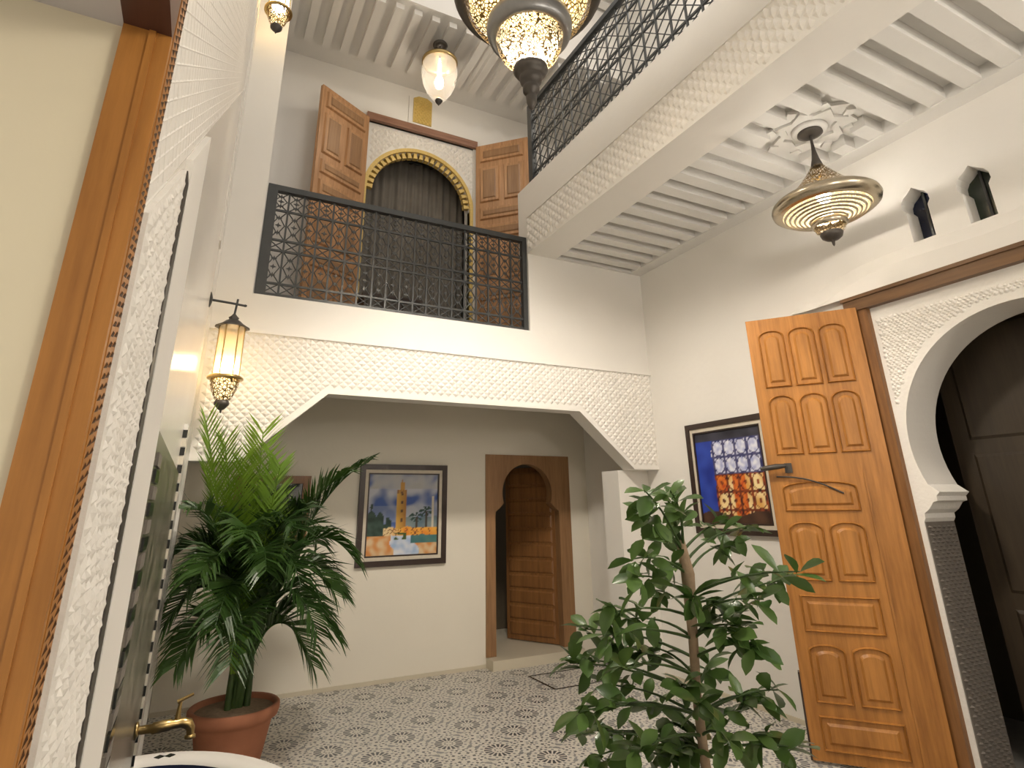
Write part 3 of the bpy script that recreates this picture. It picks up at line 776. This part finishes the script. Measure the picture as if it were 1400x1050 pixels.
# ------------------------------------------------------------------ chandelier
t = thing('chandelier', (1.48, 2.5, 3.87), 'huge pierced gold chandelier with stacked bowls hanging in the middle of the courtyard', 'chandelier')
MB().lathe([(.001, 0), (.018, .012), (.03, .05), (.034, .09), (.022, .115), (.05, .13), (.052, .165), (.045, .18), (.065, .20), (.072, .235), (.068, .245), (.092, .262), (.108, .288), (.104, .312), (.085, .33)], 32).build('finial', BRONZE, t)
MB().lathe([(.085, .33), (.135, .365), (.178, .415), (.202, .475), (.21, .54)], 48).build('lower_bowl', PIERCED_S, t)
MB().lathe([(.21, .535), (.240, .53), (.262, .56), (.272, .60), (.268, .645), (.25, .66)], 48).build('ring_band', SILVER, t)
MB().lathe([(.252, .66), (.31, .69), (.365, .74), (.40, .80), (.415, .86)], 56).build('main_bowl', PIERCED, t)
MB().lathe([(.412, .858), (.44, .845), (.468, .86), (.485, .895), (.478, .94), (.45, .975), (.41, .99)], 56).build('rim_ring', BRONZE, t)
MB().lathe([(.41, .99), (.38, 1.08), (.30, 1.2), (.2, 1.32), (.12, 1.42), (.09, 1.5)], 48).build('upper_dome', PIERCED, t)
MB().lathe([(.10, 1.5), (.11, 1.53), (.07, 1.57), (.03, 1.62), (.001, 1.63)], 24).build('crown', BRONZE, t)
MB().tube([(0, 0, 1.62), (0, 0, 4.4)], .014, 8).build('suspension_rod', BRONZE, t)
MB().lathe([(.02, .34), (.11, .385), (.155, .43), (.185, .50), (.19, .535)], 32).build('lower_diffuser', GLOW2, t)
MB().lathe([(.235, .672), (.295, .71), (.345, .76), (.385, .83), (.385, .86), (.001, .861)], 40).build('diffuser', GLOW, t)
for k in range(4):
    a = PI/4+k*PI/2
    MB().lathe([(.001, -.05), (.025, -.04), (.035, 0), (.028, .04), (.012, .06), (.012, .09)], 16, (.17*math.cos(a), .17*math.sin(a), 1.02)).build('bulb', BULB, t)
lamp('chandelier_light', (0, 0, .98), 60, (1, .93, .84), .12, t)
sp = lamp('chandelier_fill_spot', (0, 0, .52), P_SPOT, (1, .93, .84), .16, t, 'SPOT'); sp.data.spot_size = math.radians(124); sp.data.spot_blend = .6  # added spot, tilted off the axis to brighten floor and recess
sp.rotation_euler = Vector((1.1, 1.5, -4.4)).to_track_quat('-Z', 'Y').to_euler()

# ------------------------------------------------------------------ pendant lamp of the right gallery
t = thing('pendant_lamp', (3.75, 2.24, 3.31), 'wide brass saucer pendant lamp hanging from the joisted ceiling on the right', 'lamp')
MB().lathe([(.001, .94), (.085, .94), (.088, .925), (.06, .915), (.001, .912)], 28).build('ceiling_plate', BRONZE, t)
MB().lathe([(.009, .93), (.010, .84), (.015, .78), (.026, .71), (.040, .655), (.03, .645)], 16).build('stem', BRONZE, t)
MB().lathe([(.034, .66), (.06, .62), (.10, .565), (.145, .505), (.19, .455), (.24, .415), (.30, .38), (.335, .36)], 44).build('upper_shade', PIERCED_S, t)
MB().lathe([(.335, .36), (.350, .345), (.356, .325), (.348, .300), (.325, .282), (.297, .272), (.285, .275)], 48).build('rim_ring', NICKEL, t)
prof = []
for k in range(6):
    r = .285-.033*k; z = .268-.012*k
    prof += [(r, z), (r-.004, z-.008), (r-.014, z-.010), (r-.018, z-.002)]
for k in range(6):
    r = .282-.031*k; z = .262-.011*k
    MB().lathe([(r, z), (r-.004, z-.010), (r-.012, z-.010), (r-.014, z)], 40).build('shade_hoop', NICKEL, t)
MB().lathe([(.29, .275), (.20, .235), (.11, .205), (.105, .20)], 40).build('lower_shade', GLOW2, t)
MB().lathe([(.10, .205), (.118, .190), (.120, .165), (.105, .150)], 32).build('lower_ring', NICKEL, t)
MB().lathe([(.104, .155), (.095, .125), (.07, .105)], 32).build('lower_cup', PIERCED_S, t)
MB().lathe([(.07, .108), (.075, .095), (.066, .07), (.04, .05), (.012, .04), (.008, .012), (.001, 0)], 24).build('finial', BRONZE, t)
MB().lathe([(.001, .33), (.04, .36), (.05, .40), (.03, .45), (.001, .46)], 20).build('bulb', BULB, t)
lamp('pendant_light', (0, 0, .36), P_PEND, (1, .92, .82), .06, t)

# small glass bell lantern above the balcony
t = thing('bell_lantern', (1.9, 5.35, 6.07), 'clear glass bell lantern hanging from the ceiling above the balcony', 'lamp')
MB().lathe([(.001, .90), (.085, .90), (.09, .885), (.05, .872), (.001, .87)], 24).build('ceiling_plate', BRONZE, t)
MB().tube([(0, 0, .875), (0, 0, .70)], .009, 8).build('stem', BRONZE, t)
MB().lathe([(.02, .71), (.06, .695), (.12, .67), (.20, .655), (.215, .64), (.215, .60), (.205, .595)], 32).build('brass_cap', BRASS, t)
MB().lathe([(.20, .60), (.212, .52), (.21, .42), (.19, .31), (.15, .21), (.10, .13), (.05, .085), (.03, .08)], 36).build('glass_bell', CLEAR, t)
MB().lathe([(.035, .09), (.045, .07), (.03, .04), (.012, .02), (.001, 0)], 16).build('finial', BRONZE, t)
MB().lathe([(.001, .25), (.04, .27), (.055, .33), (.04, .39), (.02, .42), (.02, .60)], 16).build('bulb', BULB, t)
lamp('bell_light', (0, 0, .33), P_GLASS, (1, .92, .82), .06, t)

# ------------------------------------------------------------------ wall lanterns
def wall_lantern():
    t = thing('wall_lantern', (XL, 4.6, 2.27), 'lower brass wall lantern on the left wall above the palm', 'lantern', 'brass wall lanterns on the left wall')
    MB().lathe([(.001, .02), (.02, .018), (.055, .008), (.06, 0)], 20).build('wall_plate', IRON, t, (.0, 0, .835)).rotation_euler.y = PI/2
    MB().tube([(.012, 0, .835), (.15, 0, .828), (.245, 0, .820)], [.010, .009, .009], 8).lathe([(.001, .0), (.013, .006), (.013, .016), (.001, .022)], 10, (.245, 0, .81)).build('arm', IRON, t)
    MB().tube([(.19, 0, .865), (.185, 0, .80), (.18, 0, .735)], .008, 8).build('hanger', IRON, t)
    hexs = lambda a: 1+.05*math.cos(6*a)
    MB().lathe([(.01, .745), (.02, .73), (.035, .715), (.028, .70), (.05, .69), (.075, .665), (.112, .645), (.115, .635), (.09, .64)], 36, (.18, 0, 0), True, hexs).build('cap', BRONZE, t)
    MB().lathe([(.084, .64), (.084, .40), (.084, .27)], 32, (.18, 0, 0)).build('glass_tube', AMBER, t)
    for k in range(6):
        a = k*PI/3
        MB().tube([(.18+.086*math.cos(a), .086*math.sin(a), .64), (.18+.086*math.cos(a), .086*math.sin(a), .27)], .005, 6).build('cage_bar', BRASS, t)
    MB().lathe([(.08, .275), (.105, .27), (.122, .258), (.122, .245), (.10, .24)], 32, (.18, 0, 0)).build('ring_band', BRASS, t)
    MB().lathe([(.10, .245), (.095, .20), (.075, .14), (.052, .095), (.04, .085)], 28, (.18, 0, 0)).build('lower_cone', PIERCED_S, t)
    MB().lathe([(.02, .25), (.075, .24), (.072, .19), (.055, .13), (.03, .095)], 24, (.18, 0, 0)).build('cone_diffuser', GLOW2, t)
    MB().lathe([(.042, .092), (.052, .075), (.05, .06), (.022, .028), (.008, .02), (.006, .004), (.001, 0)], 20, (.18, 0, 0)).build('finial', BRONZE, t)
    MB().lathe([(.001, .275), (.04, .28), (.062, .30), (.062, .345), (.035, .37), (.018, .39), (.018, .41)], 20, (.18, 0, 0)).build('bulb', BULB, t)
    lamp('lantern_light', (.18, 0, .33), P_SCONCE, (1, .93, .84), .06, t)
    return t
WLN = wall_lantern()
c = copy_tree(WLN); c.location.z += 3.42
c['label'] = 'upper brass wall lantern on the left wall, high above the balcony railing'

# ------------------------------------------------------------------ pictures
def picture(name, loc, rz, W, H, paint, label, cat, fm, slip, fw=.055, n=(64, 84)):
    t = thing(name, loc, label, cat, rz=rz)
    fr = lambda u, v, w: (u, -w, v)
    o, i = rect(0, 0, W, H), rect(fw, fw, W-fw, H-fw)
    MB().plate(fr, [o, i], 0, .035).build('frame', fm, t)
    s = .035
    MB().plate(fr, [i, rect(fw+s, fw+s, W-fw-s, H-fw-s)], .002, .022).build('frame_slip', slip, t)
    g = fw+s
    o2 = rect(g, g, W-g, H-g); MB().plate(fr, [o2, rect(g+.014, g+.014, W-g-.014, H-g-.014)], .002, .026).build('inner_fillet', EBONY, t)
    g += .012
    me_v = []; nx, ny = n; cols = []
    for b in range(ny+1):
        for a in range(nx+1):
            u, v = a/nx, b/ny
            me_v.append((g+(W-2*g)*u, -.012, g+(H-2*g)*v)); cols.append((*paint(u, v), 1))
    mb = MB(); mb.add(me_v, [(b*(nx+1)+a, b*(nx+1)+a+1, (b+1)*(nx+1)+a+1, (b+1)*(nx+1)+a) for b in range(ny) for a in range(nx)])
    o = mb.build('canvas', PAINT, t)
    at = o.data.color_attributes.new('paint', 'FLOAT_COLOR', 'POINT')
    at.data.foreach_set('color', [x for c in cols for x in c])
    return t
def nz(x, y, s=1., o=0.): return noise.noise((x*s+o, y*s-o, o))
def lerp(a, b, t): t = max(0, min(1, t)); return tuple(x+(y-x)*t for x, y in zip(a, b))
def paint_tower(u, v):
    # stormy blue sky with pale clouds, slanting
    q = nz(u*1.2+v*.8, v*2.6-u*1.6, 2.2, 3.1)+.4*nz(u, v, 9, 1.7)
    c = lerp((.045, .10, .33), (.50, .52, .58), .5+q*1.5)
    if v > .82: c = lerp(c, (.42, .42, .42), .55+q)
    if .40 < v < .60: c = lerp(c, (.35, .40, .50), .35)
    tree = .40+.10*abs(math.sin(u*26))+.06*nz(u, v, 12)
    if u < .34 and v < tree*(1.25-u*1.1): c = lerp((.012, .035, .025), (.04, .08, .06), .5+nz(u, v, 15))
    if .52 < u and v < .46+.07*nz(u, 0, 9) and v > .30: c = lerp(c, (.10, .17, .16), .7)
    for (pu, pv) in ((.69, .46), (.83, .53)):
        dd = math.hypot((u-pu)/.10, (v-pv)/.06)
        if dd < 1 and math.cos(math.atan2(v-pv, u-pu)*7+u*30) > -.3: c = (.02, .06, .05)
        if abs(u-pu) < .014 and .25 < v < pv: c = (.05, .04, .03)
    if abs(u-.93) < .016 and v < .72 and v > .3: c = (.6, .55, .45)
    # minaret
    wob = .006*nz(v, 3, 14)
    if .395+wob < u < .545+wob and .26 < v < .80:
        c = lerp((.62, .36, .06), (.34, .15, .03), (u-.41)/.13)
        if .46 < u < .49 and (v*9) % 1 > .62: c = (.10, .05, .02)
        if v > .755 and (u*26) % 1 > .5: c = (.30, .14, .04)
    if .44+wob < u < .505+wob and .80 <= v < .90: c = (.50, .26, .05)
    if abs(u-.472) < .012 and .90 <= v < .93: c = (.35, .18, .05)
    # walls and ground
    if v < .33+.03*nz(u, 1, 8) and v > .19 and u > .22:
        c = lerp((.72, .24, .02), (.78, .42, .06), .5+nz(u, v, 10)*1.2)
        if u < .46: c = lerp((.72, .56, .30), c, (u-.3)/.2)
        if abs(nz(u, v, 17, 5)) < .05: c = (.20, .06, .02)
    if v < .235+.02*nz(u, 4, 7):
        c = lerp((.66, .50, .30), (.60, .24, .06), .45+nz(u, v, 11, 2)*1.6)
        x = (u-.52)+.35*(v-.12)
        if abs(x) < .17+.05*nz(u, v, 8): c = lerp((.34, .46, .66), (.66, .68, .74), .5+nz(u, v, 14))
        if u > .62 and v > .14: c = lerp((.04, .14, .15), (.08, .20, .18), .5+nz(u, v, 9))
    if .38 < u < .56 and .19 < v < .27 and nz(u, v, 16, 4) > -.05: c = (.05, .09, .02)
    return c
def paint_window(u, v):
    q = nz(u, v, 7, 2.3); f = nz(u, v, 22, 4)
    if v < .10+.03*math.sin(u*9): return lerp((.03, .014, .010), (.10, .05, .03), .5+q)
    if v > .90: return lerp((.02, .02, .03), (.05, .05, .07), .5+q)
    if u < .26+.02*nz(v, 1, 6): return lerp((.012, .03, .26), (.03, .07, .42), .5+q)
    gx = (u-.27)/.70*4; gy = (v-.14)/.76*4
    a = abs(gx-round(gx)); b = abs(gy-round(gy)); d = math.hypot(gx-math.floor(gx)-.5, gy-math.floor(gy)-.5)
    bar = a < .09 or b < .07 or .40 < d < .47 or (d < .12 and gy < 2)
    if gy > 2:
        c = lerp((.34, .38, .66), (.80, .82, .92), .6+f)
        if bar: c = lerp((.02, .025, .12), (.10, .10, .22), .5+f)
    else:
        c = lerp((.72, .38, .10), (.88, .70, .36), .55+q*1.3)
        if (abs(gx-.4) < .55 and gy > 1) or abs(gx-2) < .55: c = lerp((.50, .07, .015), (.74, .22, .03), .5+f)
        if bar: c = lerp((.05, .012, .012), (.30, .06, .015), .5+f*1.3)
    return c
def paint_dark(u, v):
    return lerp((.008, .010, .012), (.03, .04, .045), .5+nz(u, v, 5))
picture('painting', (1.496, YW-.002, 1.049), 0, .975, 1.014, paint_tower, 'framed oil painting of an ochre tower under a blue sky on the back wall', 'painting', EBONY, MATTE)
t = picture('painting', (XR-.002, 4.492, 1.344), -PI/2, .98, 1.023, paint_window, 'framed painting of a blue and orange barred window, half hidden by the oak door', 'painting', EBONY, MATTE, .05)
t = thing('wall_mirror', (.30, YW-.002, 1.335), 'oak framed dark wall mirror behind the palm fronds', 'mirror')
fr = lambda u, v, w: (u, -w, v)
MB().plate(fr, [rect(0, 0, .70, .60), rect(.075, .075, .625, .525)], 0, .035).build('frame', WALNUT, t)
MB().box((.075, .075, 0), (.625, .525, .012), 0, fr).build('glass', MIRROR, t, recalc=True)

# ------------------------------------------------------------------ potted palm
def bez(a, b, c, n): return [a*(1-k/n)**2+b*2*(k/n)*(1-k/n)+c*(k/n)**2 for k in range(n+1)]
t = thing('potted_palm', (.42, 5.02, 0), 'tall feathery palm in a terracotta pot below the left end of the beam', 'plant')
pot = MB().lathe([(.001, 0), (.20, 0), (.205, .02), (.25, .24), (.262, .26), (.285, .27), (.295, .30), (.295, .335), (.285, .345), (.262, .34), (.255, .31), (.24, .29)], 40).build('pot', TERRA, t)
MB().lathe([(.258, .312), (.15, .325), (.001, .33)], 28).build('soil', SOIL, t)
rp = random.Random(5)
for k in range(11):
    a = rp.uniform(0, 2*PI); r = rp.uniform(.01, .085); b = Vector((r*math.cos(a), r*math.sin(a), .31))
    e = b+Vector((rp.uniform(-.06, .06), rp.uniform(-.06, .05), rp.uniform(.42, .75)))
    MB().tube(bez(b, (b+e)/2+Vector((math.cos(a)*.03, math.sin(a)*.03, 0)), e, 5), [.024, .022, .02, .018, .014, .010], 8).build('cane', CANE, t)
def frond(tip, base, mid, mat, wid=.30, n=26, droop=.10, seed=1):
    rn = random.Random(seed); mb = MB()
    P = bez(base, mid, tip, 28)
    mb.tube(P, [.008*(1-.8*k/28)+.002 for k in range(29)], 5)
    for k in range(n):
        s = .24+.76*k/(n-1); i = min(27, int(s*28)); f_ = s*28-i
        p = P[i].lerp(P[i+1], f_) if i < 28 else P[28]
        d = (P[min(i+1, 28)]-P[i]).normalized()
        side = d.cross(Vector((0, 0, 1)))
        side = side.normalized() if side.length > .15 else Vector((d.y+.5, .6-d.x, 0)).normalized()
        up = side.cross(d).normalized()
        L = wid*(.55+.9*math.sin(PI*min(1, .12+s*.80)))*.75*rn.uniform(.85, 1.1)
        for sg in (-1, 1):
            dirn = (side*sg*.80+d*(.55+.5*s)+up*(.28+rn.uniform(-.1, .1))).normalized()
            q1 = p+dirn*L*.5; q2 = p+dirn*L+Vector((0, 0, -droop*L*rn.uniform(.3, 1.8)))
            ww = .0095
            wv = dirn.cross(up).normalized() if rn.random() < .5 else (dirn.cross(side) if dirn.cross(side).length > .2 else dirn.cross(up)).normalized()
            mb.add([p-wv*ww*.5, p+wv*ww*.5, q1+wv*ww+up*.004, q1-wv*ww, q2], [(0, 1, 2, 3), (3, 2, 4)])
    mb.v = [(max(v[0], -.525), v[1], v[2]) for v in mb.v]
    mb.build('frond', mat, t)
def local(x, y, z): return Vector((x-.42, y-5.02, z))
# upright fronds, the lantern's light painted in as lime colour
for k, (x, y, z, m, wd) in enumerate(((-.02, 4.60, 2.20, PALM_LIT, .30), (.12, 4.62, 2.06, PALM_LIT, .27), (.36, 4.60, 2.14, PALM_LIT, .30), (.43, 4.62, 2.00, PALM_LIT, .26), (.25, 4.66, 1.95, PALM_LIT, .28), (.50, 4.58, 1.90, PALM_LIT, .26), (.02, 4.66, 1.90, PALM_LIT, .24))):
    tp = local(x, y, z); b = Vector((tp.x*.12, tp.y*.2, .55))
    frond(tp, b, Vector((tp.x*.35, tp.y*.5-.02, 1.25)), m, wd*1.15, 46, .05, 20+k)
# arching fronds
for k, (x, y, z, hgt) in enumerate(((1.20, 4.86, 1.97, 1.75), (1.00, 4.72, 1.86, 1.75), (1.14, 4.82, 1.24, 1.80), (1.05, 4.86, .72, 1.30), (.86, 4.70, .60, 1.15), (.70, 4.45, 1.12, 1.70),
        (-.05, 4.50, 1.62, 1.70), (-.07, 4.70, .95, 1.45), (.02, 4.55, .72, 1.20), (.20, 4.35, .95, 1.55), (.45, 4.30, 1.25, 1.70), (.95, 5.45, 1.35, 1.8), (.55, 5.6, 1.5, 1.75), (.15, 5.55, 1.30, 1.6), (.82, 4.42, .85, 1.45), (1.10, 5.1, 1.0, 1.6), (-.06, 4.95, 1.35, 1.6), (.30, 4.40, 1.45, 1.75), (.62, 4.5, 1.5, 1.75), (.08, 4.4, 1.25, 1.6), (.30, 4.25, .75, 1.3), (.72, 4.75, 1.62, 1.7), (.02, 4.6, 1.15, 1.6), (.95, 4.6, 1.05, 1.55))):
    tp = local(x, y, z); b = Vector((tp.x*.06, tp.y*.06, .50))
    frond(tp, b, Vector((tp.x*.42, tp.y*.42, hgt)), PALM, .32, 46, .22, 50+k)

# ------------------------------------------------------------------ potted citrus tree
BX, BY = 1.83, 1.98
t = thing('potted_tree', (BX, BY, 0), 'leafy green citrus tree with a slim trunk standing before the oak door', 'plant')
MB().lathe([(.001, 0), (.17, 0), (.175, .02), (.205, .22), (.22, .235), (.225, .26), (.225, .29), (.21, .295), (.195, .29), (.19, .26)], 36).build('pot', TERRA, t)
MB().lathe([(.192, .27), (.1, .28), (.001, .285)], 24).build('soil', SOIL, t)
TR = [Vector(p) for p in ((0, 0, .28), (.003, -.01, .50), (-.012, -.006, .72), (-.03, -.02, .92), (-.055, -.06, 1.12), (-.075, -.09, 1.35), (-.11, -.105, 1.48))]
MB().tube(TR, [.022, .020, .019, .018, .019, .027, .016], 10).build('trunk', BARK, t)
MB().tube([TR[6], TR[6]+Vector((-.02, .0, .07)), TR[6]+Vector((-.05, -.01, .15))], [.009, .007, .005], 6).build('branch', CANE, t)
CL = [(1.59, 1.76, 1.66), (1.45, 1.74, 1.66), (1.7, 1.82, 1.59), (1.47, 1.78, 1.58), (1.39, 1.77, 1.43), (1.62, 1.88, 1.39), (2.06, 1.98, 1.53), (2.04, 1.92, 1.45), (2.1, 1.87, 1.32), (1.88, 1.65, 1.28), (1.87, 1.85, 1.25), (1.68, 1.78, 1.29), (1.77, 1.69, 1.18), (1.8, 1.64, 1.14), (1.37, 1.91, 1.24), (1.51, 2.3, 1.12), (1.63, 2.18, 1.06), (1.71, 2.13, 1.06), (1.43, 2.27, 1.01), (1.41, 1.9, 1.07), (1.34, 2.02, 0.93), (1.41, 2.2, 0.8), (1.54, 2.19, 0.78), (1.71, 2.17, 0.86), (1.78, 2.15, 0.75), (1.42, 1.86, 0.83), (2.02, 1.86, 0.91), (1.98, 1.92, 0.85), (1.99, 1.82, 0.8), (1.74, 1.75, 0.84), (1.7, 1.93, 0.96), (1.93, 1.52, 1.38), (1.83, 2.11, 1.48), (1.58, 2.24, 0.92), (1.71, 2.0, 0.74), (1.36, 2.02, 0.78), (1.98, 2.06, 0.99), (1.56, 2.04, 1.19), (1.76, 2.13, 1.27), (1.85, 2.09, 0.75)]
def leaf_mesh(L, W, curl, fold):
    mb = MB(); prof = [(0, .02), (.15, .40), (.38, .85), (.62, 1.0), (.82, .74), (1, .03)]
    vs = []
    for s, q in prof:
        z = curl*(s*s)*-L; h = W*.5*q
        vs += [(-h, s*L, z+fold*h), (0, s*L, z), (h, s*L, z+fold*h)]
    fs = []
    for i in range(len(prof)-1):
        a = i*3; fs += [(a, a+1, a+4, a+3), (a+1, a+2, a+5, a+4)]
    mb.add(vs, fs, True)
    me = bpy.data.meshes.new('leaf'); me.from_pydata(mb.v, [], mb.f); me.materials.append(CITRUS)
    me.polygons.foreach_set('use_smooth', [True]*len(mb.f)); return me
LM = [leaf_mesh(.108, .056, .25, .25), leaf_mesh(.095, .052, .5, .2), leaf_mesh(.118, .056, .12, .3), leaf_mesh(.082, .044, .3, .25)]
rl = random.Random(9)
nl = 0; LMASS = MB()
def put_leaf(p, d, roll):
    global nl
    d = d.normalized(); x = d.cross(Vector((0, 0, 1))); x = x.normalized() if x.length > .05 else Vector((1, 0, 0)); zz = x.cross(d)
    M = Matrix((x, d, zz)).transposed() @ Matrix.Rotation(roll, 3, 'Y')
    s = rl.uniform(.78, 1.12); me = rl.choice(LM)
    X = Matrix.LocRotScale(p, M.to_quaternion(), (s, s, s)); nl += 1
    if nl > 296:
        LMASS.add([X @ v.co for v in me.vertices], [tuple(f.vertices) for f in me.polygons], True); return
    o = bpy.data.objects.new('leaf', me); COL.objects.link(o); o.parent = t
    o.matrix_local = X
CL += [(x+rl.uniform(-.08, .08), y+rl.uniform(-.09, .09), z+rl.uniform(-.07, .04)) for x, y, z in CL[4:31:2]]
for c in CL:
    c = Vector(c)-Vector((BX, BY, 0))
    # nearest point of the trunk, a little lower, carries the branch
    cand = [TR[i].lerp(TR[i+1], f) for i in range(1, 6) for f in (0, .33, .66)]
    b = min(cand, key=lambda q: (q-c).length+.9*max(0, q.z-c.z+.06))
    m = (b+c)/2+Vector((rl.uniform(-.03, .03), rl.uniform(-.03, .03), .05))
    MB().tube(bez(b, m, c, 7), [.0065, .006, .0052, .0045, .004, .0035, .003, .0025], 5).build('branch', CANE, t)
    out = (c-b); out = out.normalized() if out.length > .02 else Vector((0, 0, 1))
    P = bez(b, m, c, 7)
    for base, cnt in ((c, 7), (P[5], 3)):
        k0 = rl.uniform(0, 6)
        for k in range(cnt):
            a = k0+k*2.4; el = rl.uniform(-.9, .9)
            d = Vector((math.cos(a)*math.cos(el), math.sin(a)*math.cos(el), math.sin(el)))+out*.45
            put_leaf(base-out*.012*k+Vector((0, 0, rl.uniform(-.01, .01))), d, rl.uniform(-.9, .9))
q = LMASS.build('inner_leaves', CITRUS, t); q['kind'] = 'stuff'
